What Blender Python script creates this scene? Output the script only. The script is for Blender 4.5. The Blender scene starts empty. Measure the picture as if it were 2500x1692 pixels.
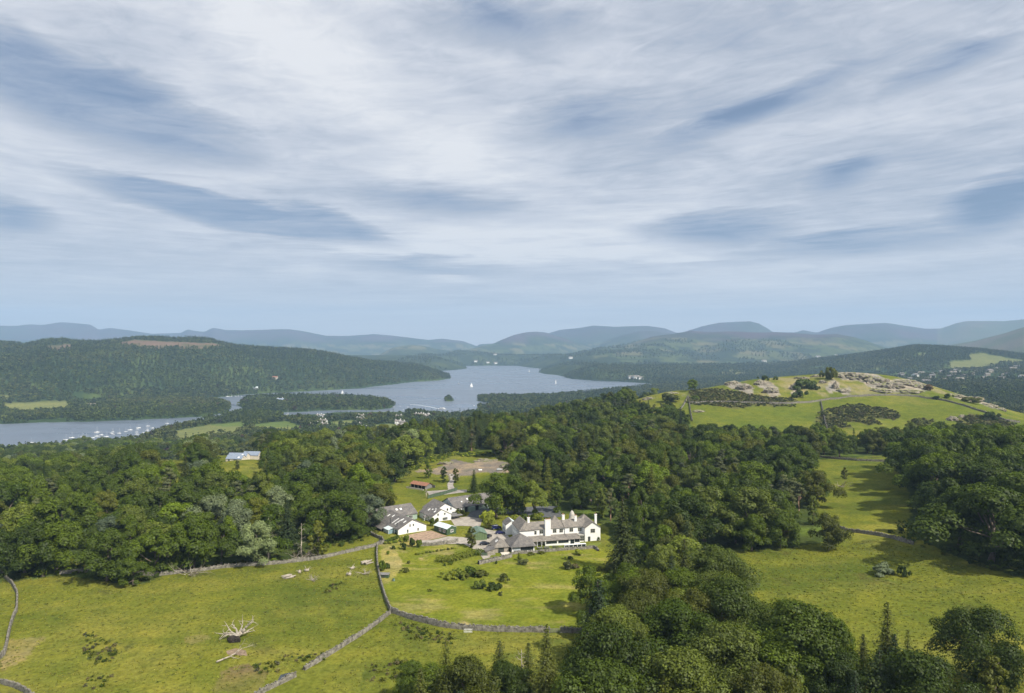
import bpy, bmesh, math, random
import numpy as np
from mathutils import Vector, Matrix
R = math.radians
sc = bpy.context.scene
COL = sc.collection
# ------------------------------------------------------------------ camera (drone, level, looking north = +Y)
CZ = 85.0            # metres above the house terrace; the lake lies 180 m below the drone
F = 1670.0           # focal length in photograph pixels (photo is 2500 px wide)
PCX, PCY = 1250.0, 846.0
LAKE = -95.0
cam = bpy.data.cameras.new('camera'); cam.sensor_width = 36.0; cam.lens = 36.0 * F / 2500.0
cam.clip_start = 1.0; cam.clip_end = 80000.0
camo = bpy.data.objects.new('camera', cam); COL.objects.link(camo)
camo.location = (0, 0, CZ); camo.rotation_euler = (R(90), 0, 0)
sc.camera = camo
# ------------------------------------------------------------------ render look
sc.view_settings.view_transform = 'Standard'; sc.view_settings.look = 'None'
sc.view_settings.gamma = 1.0; sc.view_settings.exposure = 0.48; sc.view_settings.use_curve_mapping = False
cy = sc.cycles
cy.max_bounces = 5; cy.diffuse_bounces = 2; cy.glossy_bounces = 2; cy.transmission_bounces = 3
cy.transparent_max_bounces = 6; cy.volume_bounces = 0
cy.caustics_reflective = False; cy.caustics_refractive = False
cy.use_denoising = True; cy.use_adaptive_sampling = True; cy.adaptive_threshold = 0.02
cy.sample_clamp_indirect = 4.0
# ------------------------------------------------------------------ sun (right of and behind the camera)
SUN_AZ, SUN_EL = R(130), R(46)     # azimuth clockwise from +Y
sdir = Vector((math.sin(SUN_AZ) * math.cos(SUN_EL), math.cos(SUN_AZ) * math.cos(SUN_EL), math.sin(SUN_EL)))
sl = bpy.data.lights.new('sun', 'SUN'); sl.energy = 5.0; sl.angle = R(0.6); sl.color = (1.0, 0.93, 0.80)
so = bpy.data.objects.new('sun', sl); COL.objects.link(so)
so.rotation_euler = (-sdir).to_track_quat('-Z', 'Y').to_euler(); so.location = (200, -150, 300)
# ------------------------------------------------------------------ node helper
class NT:
    def __init__(s, tree):
        s.t = tree; s.n = tree.nodes; s.l = tree.links
    def add(s, typ, **kw):
        nd = s.n.new(typ)
        for k, v in kw.items():
            if k == 'inp':
                for kk, vv in v.items():
                    if isinstance(vv, bpy.types.NodeSocket): s.l.new(vv, nd.inputs[kk])
                    else: nd.inputs[kk].default_value = vv
            else: setattr(nd, k, v)
        return nd
    def link(s, a, b): s.l.new(a, b)
    def math(s, op, a, b=None, c=None, clamp=False):
        nd = s.n.new('ShaderNodeMath'); nd.operation = op; nd.use_clamp = clamp
        for i, v in enumerate((a, b, c)):
            if v is None: continue
            if isinstance(v, bpy.types.NodeSocket): s.l.new(v, nd.inputs[i])
            else: nd.inputs[i].default_value = v
        return nd.outputs[0]
    def mix(s, fac, a, b, blend='MIX'):
        nd = s.n.new('ShaderNodeMix'); nd.data_type = 'RGBA'; nd.blend_type = blend; nd.clamp_factor = True
        for i, v in ((0, fac), (6, a), (7, b)):
            if isinstance(v, bpy.types.NodeSocket): s.l.new(v, nd.inputs[i])
            else: nd.inputs[i].default_value = (tuple(v) + (1,) if i and len(v) == 3 else v)
        return nd.outputs[2]
    def ramp(s, fac, stops, interp='LINEAR'):
        nd = s.n.new('ShaderNodeValToRGB'); cr = nd.color_ramp; cr.interpolation = interp
        while len(cr.elements) < len(stops): cr.elements.new(0.5)
        for e, (p, c) in zip(cr.elements, stops):
            e.position = p; e.color = (c, c, c, 1) if isinstance(c, (int, float)) else tuple(c) + (1,)
        s.l.new(fac, nd.inputs[0]); return nd.outputs[0]
    def noise(s, vec, scale, detail=4, rough=0.55, dist=0.0, lac=2.0):
        nd = s.n.new('ShaderNodeTexNoise')
        nd.inputs['Scale'].default_value = scale; nd.inputs['Detail'].default_value = detail
        nd.inputs['Roughness'].default_value = rough; nd.inputs['Distortion'].default_value = dist
        if vec is not None: s.l.new(vec, nd.inputs['Vector'])
        return nd.outputs[0]
# ------------------------------------------------------------------ world: Nishita sky under thin high cloud
wd = bpy.data.worlds.new('World'); sc.world = wd; wd.use_nodes = True
W = NT(wd.node_tree); W.n.clear()
geo = W.add('ShaderNodeTexCoord')
sep = W.add('ShaderNodeSeparateXYZ', inp={0: geo.outputs['Generated']})
dx, dy, dz = sep.outputs
sky = W.add('ShaderNodeTexSky', sky_type='NISHITA', sun_disc=False, sun_elevation=SUN_EL, sun_rotation=SUN_AZ,
            altitude=200, air_density=1.0, dust_density=2.0, ozone_density=1.5)
skyb = W.mix(1.0, sky.outputs[0], (0.075, 0.075, 0.075), 'MULTIPLY')
el = W.math('ARCSINE', dz)                       # elevation (rad)
az = W.math('ARCTAN2', dx, dy)                   # azimuth (rad), 0 = straight ahead
# cloud deck: long bands of cirrostratus sweeping round an arc overhead
inv = W.math('DIVIDE', 1.0, W.math('ADD', W.math('MAXIMUM', dz, 0.0), 0.10))
cv = W.add('ShaderNodeCombineXYZ', inp={0: W.math('MULTIPLY_ADD', dx, inv, 0.4), 1: W.math('MULTIPLY_ADD', dy, inv, -0.5), 2: 0.0}).outputs[0]
ring = W.add('ShaderNodeVectorMath', operation='NORMALIZE', inp={0: cv}).outputs[0]
rho = W.add('ShaderNodeVectorMath', operation='LENGTH', inp={0: cv}).outputs['Value']
def band(a, b, off):
    sc_ = W.add('ShaderNodeVectorMath', operation='SCALE', inp={0: ring, 'Scale': a}).outputs[0]
    z_ = W.add('ShaderNodeCombineXYZ', inp={0: off, 1: off * 1.7, 2: W.math('MULTIPLY', rho, b)}).outputs[0]
    return W.add('ShaderNodeVectorMath', operation='ADD', inp={0: sc_, 1: z_}).outputs[0]
n_big = W.noise(band(1.6, 0.75, 3.1), 1.0, 3, 0.5, 0.6)
n_mid = W.noise(band(3.0, 2.6, 7.7), 1.0, 4, 0.6, 1.0)
n_fin = W.noise(band(7.5, 10.0, 1.3), 1.0, 6, 0.68, 1.4)
wv = W.math('ADD', W.math('MULTIPLY_ADD', n_mid, 0.040, -0.0275), W.math('MULTIPLY', n_fin, 0.015))
n_mot = W.noise(W.add('ShaderNodeMapping', inp={'Vector': cv, 'Rotation': (0, 0, -.5), 'Scale': (1.5, 2.6, 1)}).outputs[0], 1.9, 5, 0.62, 0.6)
ae = W.add('ShaderNodeCombineXYZ', inp={0: az, 1: W.math('ADD', el, wv), 2: 0.0}).outputs[0]
def patches(lst):        # lens-shaped thin places (or bright crests) in the deck, listed by sky position
    acc = None
    for px, py, rx, ry, tilt, st in lst:
        a0 = math.atan((px - PCX) / F); k = math.cos(a0); e0 = math.atan((PCY - py) / F * k)
        mp = W.add('ShaderNodeMapping', vector_type='TEXTURE', inp={'Vector': ae, 'Location': (a0, e0, 0), 'Rotation': (0, 0, -tilt), 'Scale': (1.5 * rx / F * k * k, 1.5 * ry / F * k, 1)}).outputs[0]
        g = W.add('ShaderNodeTexGradient', gradient_type='SPHERICAL', inp={0: mp}).outputs[1]
        acc = W.math('MULTIPLY', g, st) if acc is None else W.math('MAXIMUM', acc, W.math('MULTIPLY', g, st))
    return acc
gap = patches([(200, 235, 370, 75, .20, 2.0), (30, 520, 90, 34, .05, 1.1), (600, 522, 310, 30, .17, 3.0), (790, 545, 110, 30, .2, 2.0), (1400, 300, 170, 42, -.15, .8), (1840, 268, 190, 26, -.24, 1.1),
               (2330, 145, 150, 26, -.25, .9), (1730, 560, 170, 36, 0, 1.3), (2440, 500, 130, 55, -.35, 1.5), (2050, 600, 260, 28, -.03, 1.2), (1020, 648, 190, 17, .04, 1.0), (1220, 45, 190, 50, .1, 1.0), (1100, 500, 190, 40, .1, .8), (2060, 425, 80, 28, -.3, .8)])
rim = patches([(760, 150, 330, 90, .55, 1.2), (1120, 360, 220, 110, .1, 1.0), (1350, 590, 300, 34, .05, 2.4), (985, 607, 160, 15, .02, 2.6), (1100, 678, 60, 8, .02, 1.2), (1780, 628, 330, 11, .0, 1.1), (1830, 375, 180, 60, -.2, .9), (1200, 545, 200, 40, .1, 1.0)])
gap = W.math('SMOOTH_MIN', gap, 1.0, 0.3); rim = W.math('SMOOTH_MIN', rim, 1.0, 0.3)
den = W.math('ADD', W.math('MULTIPLY', n_big, 0.42), W.math('ADD', W.math('MULTIPLY_ADD', n_mid, 0.26, W.math('MULTIPLY', n_mot, 0.24)), W.math('MULTIPLY', n_fin, 0.26)))
den = W.math('SUBTRACT', den, W.math('MULTIPLY', gap, 0.26))
den = W.math('ADD', den, W.math('MULTIPLY', rim, 0.13))
cloudc = W.ramp(den, [(0.26, (0.235, 0.320, 0.485)), (0.38, (0.355, 0.420, 0.550)), (0.50, (0.470, 0.515, 0.605)), (0.60, (0.600, 0.632, 0.705)), (0.74, (0.80, 0.81, 0.84))])
cover = W.ramp(den, [(0.15, 0.45), (0.40, 0.90), (0.6, 1.0)])
skyc = W.mix(cover, skyb, cloudc)
# low cloud towards the horizon
veil = W.ramp(W.math('MAXIMUM', el, 0.0), [(0.0, 0.85), (0.04, 0.62), (0.09, 0.25), (0.15, 0.0)])
skyc = W.mix(veil, skyc, (0.74, 0.75, 0.775))
bg = W.add('ShaderNodeBackground', inp={'Color': skyc, 'Strength': 0.76})
out = W.add('ShaderNodeOutputWorld'); W.link(bg.outputs[0], out.inputs[0])
try: wd.cycles.sampling_method = 'MANUAL'; wd.cycles.sample_map_resolution = 512
except Exception: pass
# ------------------------------------------------------------------ numeric helpers
def hash2(ix, iy, seed=0):
    h = (ix.astype(np.int64) * 374761393 + iy.astype(np.int64) * 668265263 + seed * 1442695041) & 0xffffffff
    h = ((h ^ (h >> 13)) * 1274126177) & 0xffffffff
    return ((h ^ (h >> 16)) & 0xffffff) / float(0xffffff)
def vnoise(x, y, seed=0):
    x = np.asarray(x, float); y = np.asarray(y, float)
    ix = np.floor(x); iy = np.floor(y); fx = x - ix; fy = y - iy
    fx = fx * fx * fx * (fx * (fx * 6 - 15) + 10); fy = fy * fy * fy * (fy * (fy * 6 - 15) + 10)
    ix = ix.astype(np.int64); iy = iy.astype(np.int64)
    a = hash2(ix, iy, seed); b = hash2(ix + 1, iy, seed); c = hash2(ix, iy + 1, seed); d = hash2(ix + 1, iy + 1, seed)
    return (a * (1 - fx) + b * fx) * (1 - fy) + (c * (1 - fx) + d * fx) * fy
def fbm(x, y, oct=4, seed=0, gain=0.5):
    s = 0; a = 1; t = 0
    for i in range(oct):
        s = s + a * (vnoise(x * 2 ** i + 17.3 * i, y * 2 ** i - 9.1 * i, seed + i) - 0.5); t += a; a *= gain
    return s / t * 2
def sstep(a, b, x):
    t = np.clip((x - a) / (b - a), 0, 1); return t * t * (3 - 2 * t)
def inpoly(px, py, poly):
    px = np.asarray(px, float); py = np.asarray(py, float); ins = np.zeros(px.shape, bool); n = len(poly)
    for i in range(n):
        x1, y1 = poly[i]; x2, y2 = poly[(i + 1) % n]
        if y1 == y2: continue
        c = ((y1 > py) != (y2 > py)) & (px < (x2 - x1) * (py - y1) / (y2 - y1) + x1)
        ins ^= c
    return ins
def sdf(X, Y, poly):   # negative inside
    d = np.full(np.shape(X), 1e18); n = len(poly)
    for i in range(n):
        x1, y1 = poly[i]; x2, y2 = poly[(i + 1) % n]; ex, ey = x2 - x1, y2 - y1; L = ex * ex + ey * ey + 1e-9
        t = np.clip(((X - x1) * ex + (Y - y1) * ey) / L, 0, 1)
        d = np.minimum(d, (X - x1 - t * ex) ** 2 + (Y - y1 - t * ey) ** 2)
    d = np.sqrt(d); return np.where(inpoly(X, Y, poly), -d, d)
def proj(X, Y, Z):
    Y = np.maximum(Y, 1.0); return PCX + F * X / Y, PCY + F * (CZ - Z) / Y
def lk(px, py):    # photograph pixel -> point on the lake level
    Y = F * (CZ - LAKE) / (py - PCY); return ((px - PCX) / F * Y, Y)
# ------------------------------------------------------------------ the lie of the land
WATER = [lk(*p) for p in [(-900, 1125), (0, 1104), (210, 1100), (330, 1080), (416, 1050), (472, 1040), (505, 1027), (560, 1016), (640, 1013), (700, 1020), (760, 1019),
         (812, 1013), (900, 1011), (975, 1010), (1110, 1019), (1170, 1012), (1163, 999), (1172, 993), (1215, 987), (1163, 978), (1168, 970), (1210, 968), (1347, 968), (1480, 955), (1600, 944), (1590, 936),
         (1501, 931), (1450, 929), (1393, 925), (1363, 916), (1330, 913), (1315, 909), (1322, 900), (1290, 897), (1262, 893), (1200, 892.6), (1137, 893), (1139, 900), (1113, 903), (1066, 906),
         (1060, 912), (1098, 919), (1102, 923), (1078, 928), (1013, 932), (944, 940), (875, 948), (807, 952), (738, 955.5), (669, 958.5), (600, 963), (551, 968),
         (482, 973), (413, 978), (398, 982), (470, 979), (540, 982), (566, 990), (560, 1004), (530, 1011), (500, 1016), (482, 1018), (465, 1018), (396, 1022), (344, 1025), (241, 1028), (120, 1031), (0, 1035), (-900, 1060)]]
BELLE = [lk(*p) for p in [(578, 990), (600, 977), (700, 973), (820, 974), (900, 976), (950, 982), (964, 989), (958, 996), (917, 1001), (860, 1001), (813, 1001), (740, 1005), (690, 1006), (600, 1003)]]
ISLET = [lk(*p) for p in [(1085, 977), (1092, 973), (1103, 973), (1108, 977), (1102, 979.5), (1090, 979.5)]]
PTS = [(-1500, 60, -2), (0, 60, -2), (1250, 60, 0), (2500, 60, 3), (4000, 60, 8),
 (-1500, 170, -4), (0, 170, -1), (600, 170, 0), (1250, 170, 1), (1900, 170, 3), (2500, 170, 5), (4200, 170, 14),
 (-1200, 230, -6), (0, 230, -1), (500, 220, 0), (950, 230, .5), (1400, 230, .7), (1900, 230, 2.5), (2500, 230, 6), (4000, 240, 18),
 (100, 265, -1), (600, 270, 0), (980, 290, 0), (1250, 282, 0), (1330, 300, 0), (1450, 300, 0), (1700, 290, 1), (2000, 290, 2), (2400, 290, 6),
 (0, 320, -4), (400, 330, -3), (750, 330, -2), (930, 330, 0), (1060, 335, 0), (1180, 345, 0), (1290, 320, 0), (1400, 340, 0), (1700, 340, 2), (2060, 320, 3), (2400, 340, 8),
 (-900, 420, -20), (0, 420, -10), (300, 420, -8), (600, 430, -2), (850, 420, -4), (1020, 410, -2), (1100, 390, -1), (1180, 430, 0), (1400, 430, 2), (1750, 430, 4), (2080, 430, 3), (2400, 430, 9), (3600, 430, 25),
 (0, 500, -20), (300, 520, -16), (585, 490, 2), (800, 500, -10), (1000, 470, -2), (1150, 490, 3), (1300, 500, 2), (1600, 520, 5), (2070, 500, 4), (2400, 520, 8),
 (-900, 650, -60), (0, 650, -48), (250, 640, -33), (500, 640, -18), (800, 640, -15), (1050, 620, -2), (1200, 620, 3), (1400, 640, 0), (1700, 620, 2), (2000, 620, 1), (2300, 620, 2), (2500, 640, 3), (3600, 640, 20),
 (1700, 690, 9), (1850, 690, 9), (2000, 690, 9), (2200, 700, 13), (1750, 740, 17), (1750, 775, 22), (1850, 900, 42), (1950, 905, 46), (2060, 905, 50), (2000, 780, 24.7), (2150, 790, 28.7), (2250, 770, 25.5), (2350, 740, 20),
 (2450, 700, 12), (2200, 900, 44), (2250, 900, 37), (2350, 840, 25), (2450, 800, 11), (2500, 780, 4), (2700, 750, 0), (3400, 800, 0), (1650, 880, 27.5), (1600, 860, 25), (1560, 760, 14), (1500, 860, 10), (1400, 860, -2),
 (1300, 860, -13), (1150, 860, -28), (1000, 860, -42), (700, 860, -52), (300, 860, -62), (0, 860, -68), (-900, 860, -75),
 (2060, 1000, 40), (1850, 1000, 28), (2250, 1000, 15), (1600, 1000, 4), (2500, 950, -15), (2500, 1100, -38), (2000, 1150, -20), (1600, 1150, -45), (1300, 1100, -58), (1000, 1050, -72), (600, 1050, -78), (0, 1050, -88),
 (2300, 1150, -35), (0, 1250, -93), (500, 1250, -88), (900, 1300, -84), (1250, 1300, -84), (1600, 1400, -80), (2000, 1400, -58), (2500, 1300, -42), (3500, 1300, -30), (-900, 1300, -94),
 (600, 1500, -83), (900, 1600, -84), (1150, 1600, -88), (0, 1800, -90), (300, 2000, -86), (1500, 2000, -88), (1800, 2000, -75), (2100, 1900, -48), (2100, 2500, -42), (2300, 1900, -28), (2300, 2500, -20), (2500, 2000, -20), (2500, 2600, -5),
 (3500, 2200, 0), (1500, 3200, -90), (1700, 3000, -78), (1700, 4500, -60), (1950, 3000, -66), (1950, 4200, -45), (2300, 4000, 10), (2500, 4200, 30), (3500, 4500, 60), (0, 5000, -60), (600, 5000, -70), (1200, 7500, -80), (-900, 3000, -70), (-900, 6000, -50)]
def _uv(th, r): return np.stack([th * 1.6, np.log(np.maximum(r, 50.0))], -1)
_pp = np.array([(math.atan((p - PCX) / F), y / math.cos(math.atan((p - PCX) / F)), z) for p, y, z in PTS])
_cu = _uv(_pp[:, 0], _pp[:, 1]); _n = len(_cu)
def _k(d): return np.sqrt(d * d + 0.0009)
_A = _k(np.linalg.norm(_cu[:, None] - _cu[None], axis=-1)); _P = np.concatenate([np.ones((_n, 1)), _cu], 1)
_M = np.zeros((_n + 3, _n + 3)); _M[:_n, :_n] = _A + np.eye(_n) * 1e-4; _M[:_n, _n:] = _P; _M[_n:, :_n] = _P.T
_w = np.linalg.solve(_M, np.concatenate([_pp[:, 2], np.zeros(3)]))
def near_h(X, Y):
    sh = np.shape(X); x = np.ravel(X); y = np.ravel(Y)
    th = np.clip(np.arctan2(x, y), -1.35, 1.35); r = np.clip(np.hypot(x, y), 50, 9000)
    o = np.empty(len(x))
    for i in range(0, len(x), 20000):
        q = _uv(th[i:i + 20000], r[i:i + 20000])
        d = _k(np.linalg.norm(q[:, None] - _cu[None], axis=-1))
        o[i:i + 20000] = d @ _w[:_n] + _w[_n] + q @ _w[_n + 1:]
    return o.reshape(sh)
# skyline profiles read off the photograph (px, py): (points, distance table, front width, back width, roughness)
SKY_A = [(-1500, 800), (-300, 790), (0, 781), (34, 786), (103, 791), (148, 785), (193, 790), (220, 793), (241, 805), (268, 801), (310, 806), (372, 815), (441, 813), (458, 804), (475, 808), (499, 810), (520, 800), (551, 806),
         (600, 806), (654, 805), (706, 805), (754, 812), (796, 820), (851, 820), (911, 815), (986, 823), (1046, 830), (1080, 827), (1131, 833), (1158, 843), (1175, 848), (1260, 860)]
SKY_A1 = [(1135, 880), (1168, 841), (1194, 839), (1230, 838), (1300, 826), (1369, 805), (1411, 801), (1450, 795), (1501, 798), (1546, 796), (1582, 795.5), (1622, 802), (1652, 813), (1668, 812), (1712, 798), (1757, 789), (1802, 786), (1832, 785), (1853, 790), (1878, 805), (1887, 811),
          (1941, 812), (1960, 806.5), (1995, 812), (2026, 801), (2065, 793), (2162, 789), (2204, 795), (2258, 803), (2297, 802), (2336, 789), (2363, 784), (2452, 785), (2500, 781), (2900, 790), (4000, 800)]
SKY_B = [(900, 885), (935, 860), (962, 848), (1001, 842), (1031, 844), (1061, 851), (1092, 856), (1137, 855), (1176, 845), (1200, 841), (1224, 830), (1257, 817), (1287, 811), (1310, 810), (1332, 812), (1380, 826), (1430, 843), (1480, 858), (1540, 872)]
SKY_B2 = [(1380, 886), (1440, 852), (1480, 832), (1520, 818), (1560, 808), (1590, 808), (1625, 812), (1660, 822), (1720, 840)]
SKY_H = [(980, 892), (1040, 875), (1077, 864), (1122, 857), (1167, 860), (1212, 865), (1257, 872), (1287, 880), (1330, 892)]
SKY_C = [(1290, 893), (1326, 886), (1357, 876), (1405, 862), (1465, 850), (1513, 845), (1561, 832), (1592, 822), (1637, 816), (1688, 808), (1727, 811), (1772, 810), (1817, 811), (1848, 813), (1890, 812), (1937, 814), (1987, 818), (2045, 817), (2084, 824), (2123, 835), (2161, 848), (2230, 868), (2300, 885)]
SKY_D = [(2200, 868), (2260, 856), (2316, 843), (2375, 833), (2452, 814), (2500, 799), (2700, 770), (3500, 760)]
SKY_E = [(1900, 893), (1987, 879), (2065, 871), (2130, 862), (2181, 855), (2235, 846), (2297, 848), (2336, 851), (2413, 857), (2500, 868), (2700, 880), (3500, 880)]
SKY_L = [(-1500, 815), (-400, 825), (0, 840), (34, 842), (59, 846), (86, 840), (120, 833), (158, 833), (179, 836), (220, 838), (241, 838), (293, 834), (330, 829), (389, 828), (423, 831), (482, 829), (516, 832), (544, 841), (585, 848),
         (654, 853), (723, 856), (775, 861), (803, 866), (862, 878), (910, 886), (965, 889), (989, 896), (1041, 906), (1072, 914), (1092, 918), (1101, 922)]
def tab(px, t): a = np.array(t, float); return np.interp(px, a[:, 0], a[:, 1])
LAYERS = [(SKY_A, [(0, 13200), (1250, 12800)], 2000, 1100, 0.10), (SKY_A1, [(1150, 12600), (1700, 12000), (2500, 10800)], 2000, 1300, 0.10),
          (SKY_B, [(900, 9000), (1150, 9000), (1300, 10500)], 1500, 1800, 0.10), (SKY_B2, [(1380, 10500)], 1700, 1500, .1), (SKY_H, [(1000, 7300)], 500, 900, 0.10), (SKY_C, [(1290, 6300), (1500, 7000), (1700, 7800), (2200, 7600)], 1900, 2000, 0.12),
          (SKY_D, [(2200, 6300), (2500, 5600)], 1500, 2500, 0.08), (SKY_E, [(1900, 4200), (2200, 3700), (2500, 3400)], 800, 1400, 0.08)]
L_SHORE = [(-1500, 1500), (0, 1900), (158, 2000), (300, 2200), (400, 2290), (480, 2370), (600, 2570), (738, 2745), (875, 2945), (944, 3198), (1013, 3495), (1078, 3665), (1101, 3850)]
L_CREST = [(-1500, 3000), (0, 3150), (400, 3350), (600, 3450), (800, 3600), (1000, 3950), (1101, 4080)]
def H(X, Y, detail=True):
    X = np.asarray(X, float); Y = np.asarray(Y, float)
    z = near_h(X, Y)
    r = np.hypot(X, Y)
    Ys = np.maximum(Y, 1.0); px = PCX + F * np.clip(X / Ys, -2.5, 2.5)
    front = (Y > 10)
    far = r > 1150
    if np.any(far):
        wob = fbm(X / 900, Y / 900, 4, 5)
        for pts, dt, wf, wb, ro in LAYERS:
            D = tab(px, dt) * (1 + 0.02 * wob); zc = CZ + (PCY - tab(px, pts)) / F * D
            u = (r * np.cos(np.arctan2(X, Ys)) - D)
            u = np.where(u < 0, u / wf, u / wb)
            g = np.exp(-u * u) * (1 + ro * 2.2 * fbm(X / 700 + 3, Y / 700, 5, 11) * np.clip(np.abs(u) * 1.3, 0, 1) * (np.abs(u) < 3))
            z = np.where(front & far, np.maximum(z, -110 + (zc + 110) * g), z)
        Dc = tab(px, L_CREST); S = tab(px, L_SHORE); zc = CZ + (PCY - tab(px, SKY_L)) / F * Dc
        t = np.clip((Y - S) / (Dc - S), 0, 1)
        g = np.where(Y < Dc, (1 - (1 - t) ** 1.7) * sstep(0, .12, t), np.exp(-((Y - Dc) / 900.0) ** 2))
        g = g * (1 + 0.16 * fbm(X / 420, Y / 420, 4, 21) * np.where(Y < Dc, 4 * t * (1 - t), 0))
        fade = 1 - sstep(1096, 1106, px)
        z = np.where(front & far & (px < 1106), np.maximum(z, LAKE + 1 + (zc - LAKE) * g * fade), z)
        # shorelines
        m = far & (r < 9000)
        d = np.full(X.shape, 1e5)
        dd = sdf(X[m], Y[m], WATER)
        dd = np.maximum(dd, -np.minimum(sdf(X[m], Y[m], BELLE), sdf(X[m], Y[m], ISLET)))
        d[m] = dd
        d = d + 6 * fbm(X / 60, Y / 60, 2, 31)
        z = np.where(d < 0, LAKE - 1.5 - np.minimum(-d * .1, 8), np.maximum(np.minimum(z, LAKE + 0.8 + d * 0.35), LAKE + .6))
    if detail:
        a = np.clip((r - 120) / 1500, 0.0, 1)
        z = z + fbm(X / 26, Y / 26, 3, 41) * (0.45 + 1.6 * a) * (1 - sstep(850, 1150, r))
    return z
def gpt(px, py, lo=60.0, hi=1250.0):   # where the sight line through a photograph pixel meets the ground
    Y = np.exp(np.linspace(math.log(lo), math.log(hi), 900)); X = (px - PCX) / F * Y
    z = H(X, Y); ray = CZ - (py - PCY) / F * Y
    b = np.nonzero(z >= ray)[0]
    i = b[0] if len(b) else len(Y) - 1
    if i == 0: y = Y[0]
    else:
        a0 = ray[i - 1] - z[i - 1]; a1 = ray[i] - z[i]; t = a0 / (a0 - a1 + 1e-9); y = Y[i - 1] + (Y[i] - Y[i - 1]) * t
    x = (px - PCX) / F * y
    return Vector((x, y, float(H(np.array([x]), np.array([y]))[0])))
def hz(x, y): return float(H(np.array([x]), np.array([y]))[0])
def HV(x, y): return H(np.asarray(x, float), np.asarray(y, float))
# ------------------------------------------------------------------ materials
def new_mat(name):
    m = bpy.data.materials.new(name); m.use_nodes = True; t = NT(m.node_tree); t.n.clear()
    o = t.add('ShaderNodeOutputMaterial'); return m, t, o
def simple(name, col, rough=0.8, var=0.12, scale=2.0, bump=0.0, spec=0.3, metal=0.0, col2=None, obj=True):
    m, t, o = new_mat(name)
    tc = t.add('ShaderNodeTexCoord'); v = tc.outputs['Object']
    n = t.noise(v, scale, 5, 0.6)
    c2 = col2 or tuple(c * (1 - 2.2 * var) for c in col); c1 = tuple(min(1, c * (1 + var)) for c in col)
    c = t.mix(t.ramp(n, [(0.32, 0.0), (0.68, 1.0)]), c2, c1)
    b = t.add('ShaderNodeBsdfPrincipled', inp={'Base Color': c, 'Roughness': rough, 'Metallic': metal, 'Specular IOR Level': spec})
    if bump:
        bp = t.add('ShaderNodeBump', inp={'Height': t.noise(v, scale * 3, 4, 0.6), 'Distance': bump, 'Strength': 0.8}); t.link(bp.outputs[0], b.inputs['Normal'])
    t.link(b.outputs[0], o.inputs[0]); return m
def leaf_mat(name, col, trans=0.22, vary=1.0, attr=None):
    m, t, o = new_mat(name)
    g = t.add('ShaderNodeNewGeometry'); oi = t.add('ShaderNodeObjectInfo')
    isl = g.outputs['Random Per Island']
    if attr: base = t.add('ShaderNodeAttribute', attribute_name=attr).outputs['Color']
    else:
        k = t.ramp(oi.outputs['Random'], [(0.0, tuple(c * f for c, f in zip(col, (1 - .50 * vary, 1 - .42 * vary, 1 - .3 * vary)))), (0.45, tuple(c * (1 - .15 * vary) for c in col)), (0.8, tuple(c * f for c, f in zip(col, (1 + .16 * vary, 1 + .15 * vary, 1.0)))), (1.0, tuple(c * f for c, f in zip(col, (1 + .5 * vary, 1 + .5 * vary, 1 + .1 * vary))))])
        base = k
    v = t.ramp(isl, [(0.0, 0.75), (0.6, 1.05), (1.0, 1.5)])
    tc = t.add('ShaderNodeTexCoord')
    n = t.noise(tc.outputs['Object'], 0.45, 3, 0.6)
    c = t.mix(1.0, base, v, 'MULTIPLY')
    c = t.mix(t.ramp(n, [(0.35, 0.0), (0.7, 0.55)]), c, t.mix(1.0, c, (1.22, 1.18, 0.8), 'MULTIPLY'))
    d = t.add('ShaderNodeBsdfDiffuse', inp={'Color': c, 'Roughness': 0.6})
    tr = t.add('ShaderNodeBsdfTranslucent', inp={'Color': t.mix(1.0, c, (1.2, 1.3, 0.55), 'MULTIPLY')})
    gl = t.add('ShaderNodeBsdfGlossy', inp={'Color': (0.9, 0.95, 0.9, 1), 'Roughness': 0.55})
    s1 = t.add('ShaderNodeMixShader', inp={0: trans, 1: d.outputs[0], 2: tr.outputs[0]})
    s2 = t.add('ShaderNodeMixShader', inp={0: 0.015, 1: s1.outputs[0], 2: gl.outputs[0]})
    t.link(s2.outputs[0], o.inputs[0]); return m
# ------------------------------------------------------------------ object helpers
def setp(o, label=None, cat=None, group=None, kind=None):
    if label: o['label'] = label
    if cat: o['category'] = cat
    if group: o['group'] = group
    if kind: o['kind'] = kind
    return o
def link(o, parent=None):
    COL.objects.link(o)
    if parent is not None: o.parent = parent
    return o
def empty(name, loc, rz=0.0):
    o = bpy.data.objects.new(name, None); o.empty_display_size = 0.5; o.location = loc; o.rotation_euler = (0, 0, rz); return link(o)
def npmesh(name, V, Fq, mats=(), smooth=False, colors=None):
    me = bpy.data.meshes.new(name); V = np.asarray(V, np.float32); Fq = np.asarray(Fq, np.int32)
    k = Fq.shape[1]
    me.vertices.add(len(V)); me.vertices.foreach_set('co', V.ravel())
    me.loops.add(Fq.size); me.loops.foreach_set('vertex_index', Fq.ravel())
    me.polygons.add(len(Fq)); me.polygons.foreach_set('loop_start', np.arange(0, Fq.size, k, dtype=np.int32))
    if smooth: me.polygons.foreach_set('use_smooth', np.ones(len(Fq), bool))
    if colors is not None:
        a = me.attributes.new('cover', 'FLOAT_COLOR', 'POINT'); c = np.ones((len(V), 4), np.float32); c[:, :3] = colors; a.data.foreach_set('color', c.ravel())
    for m in mats: me.materials.append(m)
    me.update(calc_edges=True); return me
def nobj(name, V, Fq, mat, parent=None, smooth=False, colors=None):
    me = npmesh(name, V, Fq, [mat], smooth, colors); return link(bpy.data.objects.new(name, me), parent)
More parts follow.
